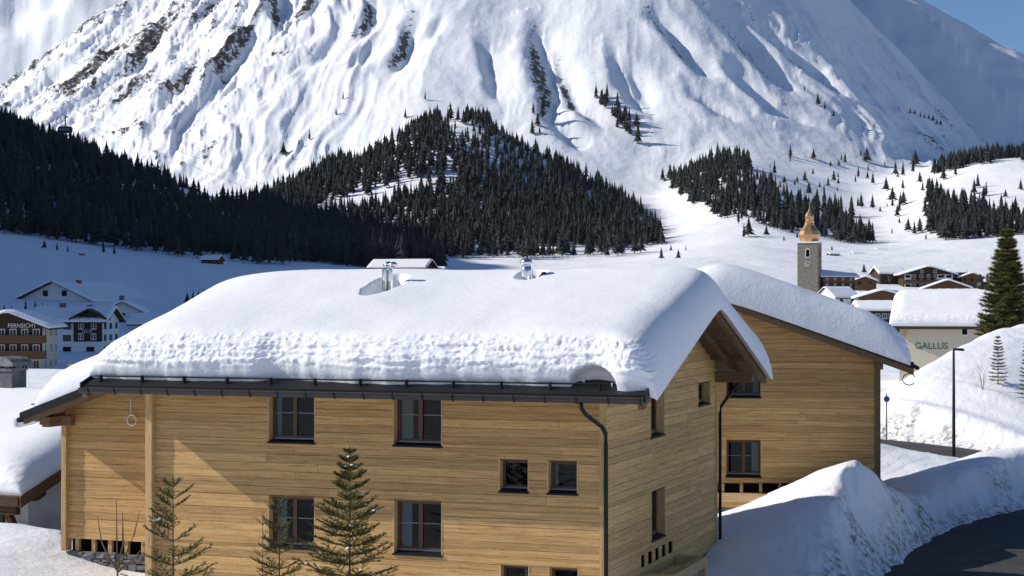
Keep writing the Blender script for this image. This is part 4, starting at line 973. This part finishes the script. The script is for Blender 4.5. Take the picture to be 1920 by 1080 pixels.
house('village_chalet', 'brown chalet with broad snowy gable in front of the big hotel', 1738, 556, 520, 78, 16, R(-10), 'y', 14, .36, 1.2, PLAST, (WMID, .3), 2, 5, None, .45, wmat=WHITEP, wsize=(.8, .9))
house('village_chalet', 'orange-brown chalet with wide gable below the church tower', 1612, 580, 430, 86, 22, R(-8), 'y', 14, .30, 1.3, WNEW, (WMID, .35), 2, 5, None, .5, wsize=(.8, .9))
house('village_chalet', 'chalet with a double snowy eave just behind the house with green lettering', 1614, 605, 330, 76, 22, R(-4), 'x', 9, .28, .8, WDARK, None, 1, 6, None, .6, wsize=(.9, 1.0), wmat=WHITEP)
house('blue_roof_house', 'house with steep blue-grey shaded roof beneath the dark chalet', 1565, 572, 470, 46, 14, R(25), 'x', 9, .6, .5, PLAST, None, 1, 2, None, .25)
house('small_chalet', 'small brown chalet at the far right end of the village', 1803, 530, 640, 40, 10, R(-10), 'y', 10, .38, 1.0, WMID, None, 1, 3, None, .45)
house('barn', 'dark barn with rounded snow cap left of the big hotel', 1650, 527, 660, 46, 14, R(8), 'x', 10, .45, .8, WDARK, None, 1, 2, None, .6, cat='barn')
house('barn', 'pale brown barn with snow cap between the dark chalet and the big hotel', 1602, 536, 600, 40, 9, R(-12), 'y', 9, .38, .9, WMID, None, 1, 2, None, .6, cat='barn')
for (hx, hy, D_, lb) in ((1556, 481, 880, 'left-hand'), (1600, 480, 900, 'middle'), (1645, 473, 940, 'right-hand')):
    house('hay_hut', {'left-hand': 'tiny hay hut on the sunny meadow nearest the church tower', 'middle': 'tiny hay hut between two others on the sunny meadow', 'right-hand': 'tiny hay hut on the sunny meadow farthest from the church tower'}[lb], hx, hy, D_, 18, 4, R(10), 'x', 4, .45, .4, WMID, None, 1, 1, None, .4, cat='hut', wsize=(.6, .6), group='hay huts on the sunny meadow')
# house with the green lettering
gh, gi = house('plastered_house', 'cream plastered house with green wall lettering and thick snow on the roof', 1692, 722, 140, 180, 112, R(-16), 'x', 9.0, .42, .7, CREAM, None, 1, 1, None, .0, wsize=(.01, .01))
for c in [c for c in gh.children if c.name.startswith('window')]:
    for q in list(c.children): bpy.data.objects.remove(q)
    bpy.data.objects.remove(c)
g0 = gi['x0']; s_ = gi['s']
def gx(px): return g0 + (px - 1692) * s_ / math.cos(R(16))
f = MB().box(gx(1801), gx(1813), -.03, .01, (722 - 629) * s_, (722 - 615) * s_).build('window', WHITEP, gh)
MB().box(gx(1802.5), gx(1811.5), -.045, -.029, (722 - 627.5) * s_, (722 - 616.5) * s_).build('pane', GLASS, f)
t = lettering(gh, 'GALLUS', 13 * s_ * 1.32, (gx(1748.5), -.03, (722 - 649.5) * s_), R(90), GREEN, ext=.012, sx=1.0)
rfo = [c for c in gh.children if c.name.startswith('roof')][0]
rzg = gi['rz']; dpg = gi['dp']
snow_slab('roof_snow', SNOW, rfo, gi['x0'] - .75, gi['x1'] + .9, -.68, dpg + .68, dpg / 2, lambda b: rzg + .225 - .42 * np.sqrt((b - dpg / 2) ** 2 + .5 ** 2), .95, 'x', 140, 120, Ra=(1.3, 1.0), Rb=(.7, .7), n=2.4, seed=12, lay=.05)
MB().box(gx(1694), gx(1702), -.4, .1, (722 - 632) * s_, (722 - 612) * s_).build('bracket', WNEW, rfo)
vp = MB().lathe([(.35, rzg + .7), (.6, rzg + 1.2), (.5, rzg + 1.45), (.1, rzg + 1.5)], 10, gx(1837), dpg / 2)
for dx_ in (-.25, .3): vp.tube([(gx(1837) + dx_, dpg / 2, rzg + 1.3), (gx(1837) + dx_, dpg / 2, rzg + 2.1)], .09, 6)
vp.build('roof_vent', METAL, rfo)

# ------------------------------------------------------------------ church tower
def church():
    D = 560.0; s = D / F; b = at(1518, 560, D); bz = ground_at(b.x, b.y) - 1
    e = empty('church_tower', (b.x, b.y, bz), R(-20)); tag(e, 'square stone church tower with copper onion dome', 'church tower')
    zt = at(0, 456, D).z - bz; hw = 3.15
    MB().box(-hw, hw, -hw, hw, 0, zt).build('tower_shaft', TOWER, e)
    MB().box(-hw - .25, hw + .25, -hw - .25, hw + .25, zt, zt + .45).build('cornice', SNOW, e)
    k = s
    prof = [(16, 453), (19.4, 447), (20, 440), (18, 433), (13, 427), (10, 423), (9, 418), (9.2, 414.5), (7.4, 413.5)]
    pr = [(r_ * k, at(0, y, D).z - bz) for r_, y in prof]
    od = MB().lathe(pr, 8, 0, 0, math.pi / 8).build('onion_dome', COPPER, e)
    pr2 = [(r_ * k, at(0, y, D).z - bz) for r_, y in [(7.2, 413.4), (8.4, 410), (8.2, 405), (6, 400), (3, 396), (1.5, 392), (.8, 387), (.5, 383)]]
    MB().lathe(pr2, 8, 0, 0, math.pi / 8).build('lantern', COPPER, e)
    zc = at(0, 385, D).z - bz
    MB().box(-.07, .07, -.07, .07, zc - 1, zc + 1.3).box(-.4, .4, -.05, .05, zc + .6, zc + .72).build('cross', COPPER, e)
    for (ax, off) in (('y', 0), ('x', 0)):
        zw = zt - 3.2
        arch = [(-.75, zw - 1.3), (.75, zw - 1.3), (.75, zw + .8)] + [(.75 * math.cos(a), zw + .8 + .75 * math.sin(a)) for a in np.linspace(.2, math.pi - .2, 7)] + [(-.75, zw + .8)]
        if ax == 'y':
            wv = MB().prism(arch, 1, -hw - .06, -hw + .1).build('belfry_window', WHITEP, e)
            MB().prism([(x * .72, zw + (z - zw) * .82) for x, z in arch], 1, -hw - .09, -hw - .05).build('opening', BLACKIN, wv)
        else:
            wv = MB().prism(arch, 0, hw - .1, hw + .06).build('belfry_window', TOWER, e)
            MB().prism([(x * .72, zw + (z - zw) * .82) for x, z in arch], 0, hw + .05, hw + .09).build('opening', BLACKIN, wv)
    cz = at(0, 495, D).z - bz
    face = MB().prism([(1.0 * math.cos(a), cz + 1.0 * math.sin(a)) for a in np.linspace(0, 2 * math.pi, 25)[:-1]], 1, -hw - .08, -hw).build('clock_face', CURT, e)
    MB().box(-.06, .06, -hw - .12, -hw - .085, cz, cz + .85).build('clock_hand', BLACKIN, face); MB().box(0, .7, -hw - .15, -hw - .125, cz - .06, cz + .06).build('clock_hand', BLACKIN, face)
church()

# ------------------------------------------------------------------ street lamp, sign, posts
lp = at(1788, 848, 88.5); lp.z = ground_at(lp.x, lp.y)
sl = empty('street_lamp', lp); tag(sl, 'tall dark street lamp post standing by the upper road', 'street lamp')
lh = at(0, 655, 88.5).z - lp.z
MB().tube([(0, 0, -.2), (0, 0, lh * .5), (0, 0, lh)], [.085, .075, .055], 12).build('pole', METAL, sl, True)
MB().tube([(0, 0, lh - .02), (.35, 0, lh + .01)], .035, 8).build('arm', METAL, sl)
MB().prism([(-.02, lh - .05), (.48, lh - .08), (.5, lh - .02), (.42, lh + .05), (.0, lh + .06)], 1, -.13, .13).build('lamp_head', METAL, sl)
sg_ = at(1662, 748, 96); sgz = ground_at(sg_.x, sg_.y)
se = empty('road_sign', (sg_.x, sg_.y, sgz)); tag(se, 'small round blue road sign on a post behind the corner of the timber house', 'sign')
MB().tube([(0, 0, -.2), (0, 0, sg_.z - sgz + .3)], .035, 8).build('post', GREYM, se)
MB().prism([(.16 * math.cos(a), sg_.z - sgz + .16 * math.sin(a)) for a in np.linspace(0, 2 * math.pi, 21)[:-1]], 1, -.06, -.035).build('sign_plate', BLUE, se)
# red barrier mat on the shaded meadow
rm = ground_hit(153, 479, 300, 900)
rmo = MB().box(-.9, .9, -.1, .1, 0, .6).box(-1.0, -.9, -.05, .05, -.3, .9).box(.9, 1.0, -.05, .05, -.3, .9).build('safety_mat', REDP); rmo.location = rm
tag(rmo, 'small red padded barrier on the shaded ski meadow', 'barrier')
# cable car with its cables
D = 800.0; cc = at(122, 243, D)
ca = empty('cable_car', (cc.x, cc.y, cc.z)); tag(ca, 'dark cable car cabin hanging above the forest ridge', 'cable car'); k = D / F
cb = MB().prism([(-12 * k, -2 * k), (-11 * k, -6 * k), (11 * k, -6 * k), (12 * k, -2 * k), (12.4 * k, 2 * k), (11 * k, 5.5 * k), (-11 * k, 5.5 * k), (-12.4 * k, 2 * k)], 1, -1.6, 1.6).build('cabin', METAL, ca)
for j in range(4): MB().box((-10 + j * 5.2) * k, (-6 + j * 5.2) * k, -1.64, -1.6, -2.5 * k, 3 * k).build('window', GREYM, cb)
MB().box(-.25, .25, -.25, .25, 5.5 * k, 25 * k).build('hanger', GREYM, ca)
MB().prism([(-7 * k, 28 * k), (6 * k, 22.5 * k), (6 * k, 24 * k), (-7 * k, 29.6 * k)], 1, -.4, .4).build('carriage', METAL, ca)
p0 = at(-300, 60, 900); p1 = Vector((cc.x, cc.y, cc.z + 26 * k)); p2 = at(760, 470, 640)
ck = MB().tube([p0, p1, p2], .045, 4).tube([p0 + Vector((9, 0, 0)), p1 + Vector((9, 0, 1)), p2 + Vector((9, 0, 0))], .045, 4).build('ropeway_cable', METAL)
tag(ck, 'thin pair of ropeway cables that carry the cable car', 'cable')
# ------------------------------------------------------------------ far spruces and forests
def spruce_template(seed, tiers=7, n=8, wid=1.0, dead=0.0):
    """a small far spruce, unit height: stacked ragged skirts round a thin trunk"""
    rr = np.random.default_rng(seed); V = []; T = []
    for t in range(tiers):
        f = t / (tiers - 1); z0 = .10 + .74 * f; rad = wid * (.175 * (1 - f) ** .85 + .022) * rr.uniform(.85, 1.15); zt = z0 + .20 + .06 * (1 - f)
        if t == tiers - 1: zt = 1.0
        b = len(V); V.append((rr.uniform(-.008, .008), rr.uniform(-.008, .008), zt))
        ph = rr.uniform(0, 6.28)
        for k in range(n):
            a = ph + 2 * math.pi * k / n + rr.uniform(-.2, .2); q = rad * (rr.uniform(.95, 1.25) if k % 2 else rr.uniform(.5, .75))
            V.append((q * math.cos(a), q * math.sin(a), z0 - (.035 if k % 2 else -.03) + rr.uniform(-.015, .015)))
        for k in range(n): T.append((b, b + 1 + k, b + 1 + (k + 1) % n))
    b = len(V)
    for z in (-.06, .2):
        for k in range(3): V.append((.016 * math.cos(2.1 * k), .016 * math.sin(2.1 * k), z))
    for k in range(3):
        j = (k + 1) % 3; T += [(b + k, b + j, b + 3 + j), (b + k, b + 3 + j, b + 3 + k)]
    return np.array(V), np.array(T)
TPL = [spruce_template(s, t_, 8, w_) for s, (t_, w_) in enumerate([(7, 1.0), (8, .75), (6, 1.15), (9, .62), (7, .9), (6, 1.3)])]
def in_poly(x, y, P):
    c = np.zeros(x.shape, bool); j = len(P) - 1
    for i in range(len(P)):
        xi, yi = P[i]; xj, yj = P[j]
        c ^= ((yi > y) != (yj > y)) & (x < (xj - xi) * (y - yi) / (yj - yi + 1e-9) + xi); j = i
    return c
def scatter(poly, D0, D1, spacing, seed, holes=(), jit=.9):
    r_ = np.random.default_rng(seed); xs = [p[0] for p in poly]
    a0, a1 = (min(xs) - CX) / F, (max(xs) - CX) / F
    Y = np.arange(D0, D1, spacing); out = []
    for y in Y:
        n = max(int((a1 - a0) * y / spacing), 1); X = (a0 + (a1 - a0) * (np.arange(n) + r_.uniform(-jit / 2, jit / 2, n) + .5) / n) * y
        out.append(np.stack([X, y + r_.uniform(-jit / 2, jit / 2, n) * spacing], -1))
    Q = np.concatenate(out); z = terrain(Q[:, 0], Q[:, 1]); px = CX + F * Q[:, 0] / Q[:, 1]; py = HZ - (z - CAMZ) * F / Q[:, 1]
    k = in_poly(px, py, poly)
    for hp, keep in holes: k &= ~(in_poly(px, py, hp) & (r_.uniform(0, 1, len(px)) > keep))
    edge_n = noise(Q[:, 0] / 28, Q[:, 1] / 28, seed + 70) * .7 + noise(Q[:, 0] / 11, Q[:, 1] / 11, seed + 71) * .3
    sh_ = np.zeros(len(px)); 
    for dx_, dy_ in ((0, -14), (14, -8), (-14, -8), (0, 12)): sh_ += ~in_poly(px + dx_, py + dy_, poly)
    k &= ~((sh_ > 0) & (edge_n < .47)); k &= edge_n > .17
    k &= r_.uniform(0, 1, len(px)) > .06
    return np.column_stack([Q, z])[k]
def forest(name, label, pts, hmin, hmax, seed, parent=None, wide=1.0):
    r_ = np.random.default_rng(seed); V = []; T = []; n = 0
    cl = noise(pts[:, 0] / 35, pts[:, 1] / 35, seed)
    for i, p in enumerate(pts):
        v, t = TPL[r_.integers(len(TPL))]; h = (hmin + (hmax - hmin) * r_.beta(1.6, 1.9)) * (.7 + .6 * cl[i]) * (.55 if r_.random() < .12 else 1); a = r_.uniform(0, 6.28); c, s = math.cos(a), math.sin(a); w_ = h * wide * r_.uniform(.9, 1.35)
        V.append(np.stack([p[0] + (v[:, 0] * c - v[:, 1] * s) * w_, p[1] + (v[:, 0] * s + v[:, 1] * c) * w_, p[2] + v[:, 2] * h], -1)); T.append(t + n); n += len(v)
    return tag(tris_obj(name, np.concatenate(V), np.concatenate(T), FARN), label, 'forest', kind='stuff')
LF = [(-260, 90), (-100, 160), (0, 213), (100, 262), (200, 305), (300, 343), (400, 374), (480, 388), (600, 430), (700, 468), (800, 492), (860, 507), (700, 509), (540, 503), (440, 492), (400, 480), (345, 488), (250, 486), (240, 470), (120, 452), (0, 437), (-260, 385)]
CF = [(470, 392), (520, 362), (560, 338), (600, 318), (650, 300), (720, 266), (790, 228), (850, 206), (885, 208), (930, 243), (1000, 288), (1050, 312), (1100, 335), (1150, 366), (1200, 402), (1240, 445), (1245, 468), (1180, 478), (1100, 492), (1000, 496), (880, 505), (700, 506), (560, 470)]
CFH = [([(560, 400), (640, 372), (720, 350), (850, 318), (880, 340), (800, 368), (700, 392), (600, 410)], .07), ([(880, 462), (1000, 462), (1180, 465), (1200, 500), (870, 508)], .28), ([(820, 212), (850, 208), (910, 250), (880, 262), (830, 240)], .2)]
RF = [(1232, 330), (1262, 318), (1290, 318), (1318, 262), (1345, 266), (1400, 300), (1440, 335), (1480, 385), (1540, 392), (1600, 405), (1640, 455), (1600, 463), (1520, 440), (1440, 436), (1390, 424), (1320, 400), (1270, 365)]
RFH = [([(1370, 400), (1430, 395), (1440, 432), (1380, 422)], .25), ([(1440, 340), (1600, 400), (1540, 410), (1470, 395)], .45)]
FR1 = [(1733, 318), (1745, 300), (1800, 274), (1870, 276), (1940, 280), (2200, 290), (2200, 325), (1940, 306), (1850, 308), (1790, 318), (1750, 328)]
FR2 = [(1728, 372), (1745, 362), (1770, 384), (1830, 392), (1900, 405), (2200, 440), (2200, 520), (1920, 486), (1840, 478), (1790, 462), (1745, 440)]
pA = scatter(LF, 640, 1090, 5.2, 1); pB = scatter(CF, 960, 1400, 5.2, 2, CFH); pC = scatter(RF, 1030, 1540, 6.6, 3, RFH); pD = scatter(FR1, 1150, 1420, 5.4, 4); pE = scatter(FR2, 1000, 1330, 5.4, 5)
print('forest counts', len(pA), len(pB), len(pC), len(pD), len(pE))
forest('forest', 'dark spruce forest on the shaded hillside under the cable car', pA, 8, 14, 11)
forest('forest', 'spruce forest covering the rounded knoll below the mountain face', pB, 8.5, 16, 12)
forest('forest', 'patchy spruce wood on the slope behind the church tower', pC, 9, 17, 13)
forest('forest', 'band of spruces along the top of the snowy knoll at the right', pD, 10, 16, 14)
forest('forest', 'dense spruce wood below the snowy knoll behind the big spruce', pE, 9, 16, 15)
# single spruces that can be told apart
tmesh = []
for k, (v, t) in enumerate(TPL):
    o = tris_obj('spruce_tree', v, t, FARN); tmesh.append(o.data); bpy.data.objects.remove(o)
def lone(px, py, hpx, label, group, dmin=500, dmax=4000):
    x, y, z = ground_hit(px, py, dmin, dmax); h = hpx * y / F
    o = bpy.data.objects.new('spruce_tree', tmesh[random.randrange(6)]); col.objects.link(o)
    o.location = (x, y, z); w_ = h * random.uniform(1.0, 1.45); o.scale = (w_, w_, h * 1.0); o.rotation_euler = (0, 0, random.uniform(0, 6.28))
    return tag(o, label, 'tree', group)
for a in [(531, 291, 26), (560, 272, 13), (580, 263, 22), (643, 188, 18), (630, 217, 15), (797, 189, 19), (760, 221, 19), (600, 300, 12), (548, 300, 9)]:
    lone(*a, 'lone dark spruce on the sunlit slope left above the knoll forest', 'lone spruces left of the knoll', 1300)
for a in [(1000, 214, 24), (1017, 222, 46), (1008, 236, 28), (998, 252, 30), (1020, 205, 30), (1012, 250, 16)]:
    lone(*a, 'dark spruce in the gully directly above the knoll forest', 'spruces in the gully', 1400)
rp_ = random.Random(9)
for k in range(26):
    t = rp_.random(); lone(1128 + 75 * t + rp_.uniform(-14, 14), 185 + 82 * t + rp_.uniform(-12, 12), rp_.uniform(17, 34), 'dark spruce in the slanting row on the open mountain slope', 'slanting row of spruces', 1400)
lone(1196, 269, 44, 'tallest spruce at the lower end of the slanting row on the mountain slope', None, 1400)
for (x_, y_) in [(1707, 213), (1716, 216), (1726, 220), (1734, 223), (1742, 226), (1750, 229), (1757, 233), (1764, 236)]:
    lone(x_, y_, rp_.uniform(9, 14), 'tiny spruce in the line along the shaded mountain ridge', 'line of tiny spruces on the ridge', 1700)
for (x_, y_, h_) in [(1509, 170, 12), (1534, 198, 24), (1547, 206, 18), (1563, 220, 13), (1640, 240, 10), (1590, 250, 9)]:
    lone(x_, y_, h_, 'small spruce on the shaded right flank of the mountain', 'small spruces on the mountain flank', 1500)
for k in range(58):
    h_ = rp_.uniform(9, 30); w_ = 'tall dark' if h_ > 22 else ('middle-sized' if h_ > 15 else 'tiny')
    lone(rp_.uniform(1430, 1665), rp_.uniform(292, 400), h_, w_ + ' spruce scattered on the broken snow slope above the church', w_ + ' spruces scattered above the church', 1050)
for k in range(22):
    h_ = rp_.uniform(12, 36); w_ = 'tall' if h_ > 24 else 'small'
    lone(rp_.uniform(1672, 1750), rp_.uniform(310, 450), h_, w_ + ' spruce along the snowy gully beside the far-side wood, right of the church', w_ + ' spruces along the right gully', 1000)
for k in range(9):
    lone(rp_.uniform(1755, 1925), rp_.uniform(318, 372), rp_.uniform(14, 30), 'spruce standing free on the snowy knoll between two woods', 'spruces on the right knoll', 1050)
for (x_, y_, h_) in [(1240, 486, 24), (1258, 470, 12), (1272, 486, 20), (1286, 470, 12), (1404, 444, 40), (1395, 446, 30), (1437, 442, 22), (1470, 452, 12), (1495, 446, 10), (1560, 470, 10)]:
    lone(x_, y_, h_, 'small spruce on the sunny meadow between the woods', 'spruces on the sunny meadow', 800)
for (x_, y_, h_) in [(83, 466, 18), (107, 470, 16), (127, 473, 14), (194, 475, 24), (214, 477, 16)]:
    lone(x_, y_, h_, 'small spruce on the shaded ski meadow below the dark forest', 'spruces on the shaded meadow', 450)
for (x_, y_, h_) in [(351, 572, 26), (362, 570, 28), (372, 567, 24), (384, 562, 22)]:
    lone(x_, y_, h_, 'dark spruce beside the low snowy annex roof in the left village', 'spruces by the annex', 320, 420)
for (x_, y_, h_) in [(8, 606, 40), (22, 604, 36), (48, 590, 34), (66, 588, 30), (80, 590, 30)]:
    lone(x_, y_ + 4, h_, 'dark spruce in front of the wide white alpine house', 'spruces by the wide house', 310, 420)
lone(1620, 512, 20, 'small dark spruce left of the big hotel', None, 560, 900)

# ------------------------------------------------------------------ detailed spruces near the camera
def spruce(name, label, loc, H, Rb, seed, whorls=20, per=6, twigs=8, nl=.05, nw=.012, up=.25, density=1.0, lean=(0, 0), z_from=.08, clumps=0, trunk_r=.035, group=None, needles=10, power=1.0, clump_px=None):
    rr = random.Random(seed); e = empty(name, loc); tag(e, label, 'tree', group)
    MB().tube([(lean[0] * t * H, lean[1] * t * H, t * H - .3 * (t == 0)) for t in (0, .25, .5, .75, 1.0)], [trunk_r, trunk_r * .8, trunk_r * .55, trunk_r * .32, .006], 7).build('trunk', BARK, e)
    V = []; T = []; st = MB()
    def needle(p, d, L, w_):
        sx = Vector((-d.y, d.x, .0)); 
        if sx.length < .05: sx = Vector((1, 0, 0))
        sx = (sx.normalized() + Vector((0, 0, rr.uniform(-1, 1)))).normalized() * w_ * .5
        b = len(V); V.extend([p - sx, p + sx, p + d * L]); T.append((b, b + 1, b + 2))
    def twig(p, d, L, k):
        for i in range(k):
            t = (i + rr.random()) / k; q = p + d * (L * t)
            for _ in range(2):
                nd = (d * .75 + Vector((rr.uniform(-1, 1), rr.uniform(-1, 1), rr.uniform(-.6, .9))) * .75).normalized(); needle(q, nd, nl * rr.uniform(.7, 1.2), nw)
        needle(p + d * L * .85, d, nl * 1.2, nw)
    ends = []
    for wv in range(whorls):
        f = z_from + (1 - z_from) * ((wv + rr.uniform(0, .5)) / whorls); z = f * H
        if f > .985: continue
        reach = Rb * (1 - f) ** power + .05
        n = max(3, int(round(per * rr.uniform(.75, 1.2)))); ph = rr.uniform(0, 6.28)
        for k in range(n):
            if rr.random() > density: continue
            a = ph + 2 * math.pi * k / n + rr.uniform(-.3, .3); L = reach * rr.uniform(.7, 1.12)
            c = Vector((lean[0] * z, lean[1] * z, z)); d = Vector((math.cos(a), math.sin(a), 0))
            sag = -.30 * (1 - f) + up * (.4 + f); pts = []
            for i in range(5):
                t = i / 4; pts.append(c + d * (L * t) + Vector((0, 0, L * (sag * t + .22 * t * t))))
            st.tube(pts, [.010 * (1 - .8 * i / 4) + .002 for i in range(5)], 3, False)
            ends.append(pts[3])
            for s in range(twigs):
                t = .18 + .8 * (s + rr.random() * .6) / twigs; i = min(int(t * 4), 3); q = pts[i].lerp(pts[i + 1], t * 4 - i); dd = (pts[i + 1] - pts[i]).normalized()
                sd_ = Vector((-d.y, d.x, 0)) * (1 if s % 2 else -1)
                tl = L * .42 * (1.05 - t) + .05
                td = (dd * .8 + sd_ * .75 + Vector((0, 0, rr.uniform(-.1, .25)))).normalized()
                twig(q, td, tl, max(2, int(needles * tl / .3)))
            twig(pts[2], (pts[4] - pts[2]).normalized(), (pts[4] - pts[2]).length, needles)
            twig(pts[0].lerp(pts[2], .3), (pts[2] - pts[0]).normalized(), (pts[2] - pts[0]).length * .7, max(3, needles // 2))
    twig(Vector((lean[0] * H, lean[1] * H, H * .93)), Vector((0, 0, 1)), H * .07, needles)
    st.build('branches', BARK, e)
    cr = tris_obj('crown', [tuple(v) for v in V], T, NEEDLE, e)
    for k in range(clumps):
        p = rr.choice(ends); s = rr.uniform(.02, .055) * (H / 4.5) ** .5; mb = MB()
        prof = [(.01, -.6), (.7, -.45), (1, 0), (.75, .5), (.3, .75), (.02, .8)]
        mb.lathe([(r_ * s * rr.uniform(.8, 1.2), z_ * s * .8) for r_, z_ in prof], 8, 0, 0)
        v = np.concatenate(mb.v) * np.array([rr.uniform(.8, 1.5), rr.uniform(.8, 1.3), 1]) + np.array(p) + np.array([0, 0, s * .5]); mesh_obj('snow_clump', v, mb.f, SNOW, e, True)
    return e
def front(px, top_py, D):
    b = at(px, 1000, D); g = ground_at(b.x, b.y); return Vector((b.x, b.y, g)), at(px, top_py, D).z - g
b, h = front(656, 838, 41.5); spruce('young_spruce', 'bushy young spruce with snow flecks in front of the timber wall', b, h, 1.95, 3, 20, 7, 10, .07, .020, .30, .80, clumps=24, needles=24, power=.95)
b, h = front(325, 893, 40.5); spruce('young_spruce', 'sparse young spruce with bare leader before the left end of the timber wall', b, h, 1.35, 5, 14, 5, 8, .065, .020, .42, .85, clumps=3, needles=20, power=.62)
b, h = front(524, 932, 41.0); spruce('young_spruce', 'slim young spruce standing in front of the lower double window', b, h, .95, 8, 14, 5, 7, .065, .020, .38, .8, clumps=3, needles=18, power=.6)
b, h = front(493, 960, 40.8); spruce('young_spruce', 'thin leafless-topped spruce seedling beside the slim young spruce', b, h, .5, 9, 8, 4, 4, .05, .010, .45, .55, needles=5, power=.5, trunk_r=.022)
def bare(name, label, loc, stems, r0, group=None):
    e = empty(name, loc); tag(e, label, 'shrub', group)
    for pts in stems: MB().tube(pts, [r0 * (1 - .75 * i / (len(pts) - 1)) for i in range(len(pts))], 6).build('stem', TWIG, e)
    return e
b, h = front(221, 935, 39.5); s_ = 39.5 / F
def st_(pix): return [((x - 221) * s_, rr_ * .02, at(x, y, 39.5).z - b.z) for rr_, (x, y) in enumerate(pix)]
bare('bare_sapling', 'leafless forked sapling standing before the wing foundation', b,
     [[(0, 0, -.3)] + st_([(221, 1075), (219, 1000), (218, 937)]), st_([(220, 1068), (204, 1045), (190, 1015), (182, 968)]), st_([(221, 1066), (238, 1035), (252, 1000), (261, 958)]), st_([(221, 1060), (231, 1020), (230, 990), (229, 960)]), st_([(221, 1072), (245, 1055), (265, 1030)])], .030)
bg = at(1888, 620, 122); g = ground_at(bg.x, bg.y); hb = at(0, 424, 122).z - g
spruce('spruce_tree', 'big dense spruce with snow flecks beside the house with green lettering', (bg.x, bg.y, g), hb, 3.1, 17, 44, 10, 13, .30, .07, .05, 1.0, clumps=70, needles=12, power=.85, trunk_r=.2, z_from=.03)
for (px, ty, by, D, sd_, lb) in ((1871, 630, 688, 102, 21, 'small young spruce on the sunlit snow slope behind the street lamp'), (1925, 640, 700, 99, 22, 'young spruce at the right end of the sunlit snow slope')):
    q = at(px, by, D); g = ground_at(q.x, q.y); spruce('young_spruce', lb, (q.x, q.y, g), max(at(px, ty, D).z - g, 1.4), .55, sd_, 14, 6, 7, .10, .025, .2, .95, needles=7, power=.8, trunk_r=.03)
q = at(1842, 690, 101); g = ground_at(q.x, q.y); rr2 = random.Random(3)
bare('bare_shrub', 'thin leafless shrub on the snow slope beside the small young spruce', (q.x, q.y, g), [[(0, 0, -.1), (rr2.uniform(-.3, .3), 0, .8), (rr2.uniform(-.7, .7), rr2.uniform(-.2, .2), rr2.uniform(1.3, 2.0))] for _ in range(7)], .012)

rr2 = random.Random(12)
for (px, py, D, h) in ((1612, 512, 620, 4.5), (1600, 510, 640, 4.0), (1634, 508, 640, 5.0), (1642, 507, 660, 4.2), (1668, 505, 650, 4.4), (1582, 520, 600, 3.6)):
    q = at(px, py, D); g = ground_at(q.x, q.y)
    bare('bare_tree', 'small leafless tree between the houses of the sunlit village', (q.x, q.y, g), [[(0, 0, -.2), (0, 0, h * .3), (rr2.uniform(-.3, .3) * h, rr2.uniform(-.3, .3) * h, h * rr2.uniform(.7, 1.0))] for _ in range(9)], .07, 'leafless trees in the village')
# ------------------------------------------------------------------ mountain air
hz = bpy.data.materials.new('mountain_air'); hz.use_nodes = True; nt = hz.node_tree; nt.nodes.remove(nt.nodes['Principled BSDF'])
pv = nt.nodes.new('ShaderNodeVolumePrincipled'); pv.inputs['Color'].default_value = (.72, .84, 1.0, 1); pv.inputs['Density'].default_value = 1.2e-5; pv.inputs['Anisotropy'].default_value = .0
nt.links.new(pv.outputs[0], nt.nodes['Material Output'].inputs['Volume'])
tag(MB().box(-5400, 5400, -5400, 5400, -60, 1350).build('haze', hz), 'thin blue mountain air', 'haze', kind='stuff')
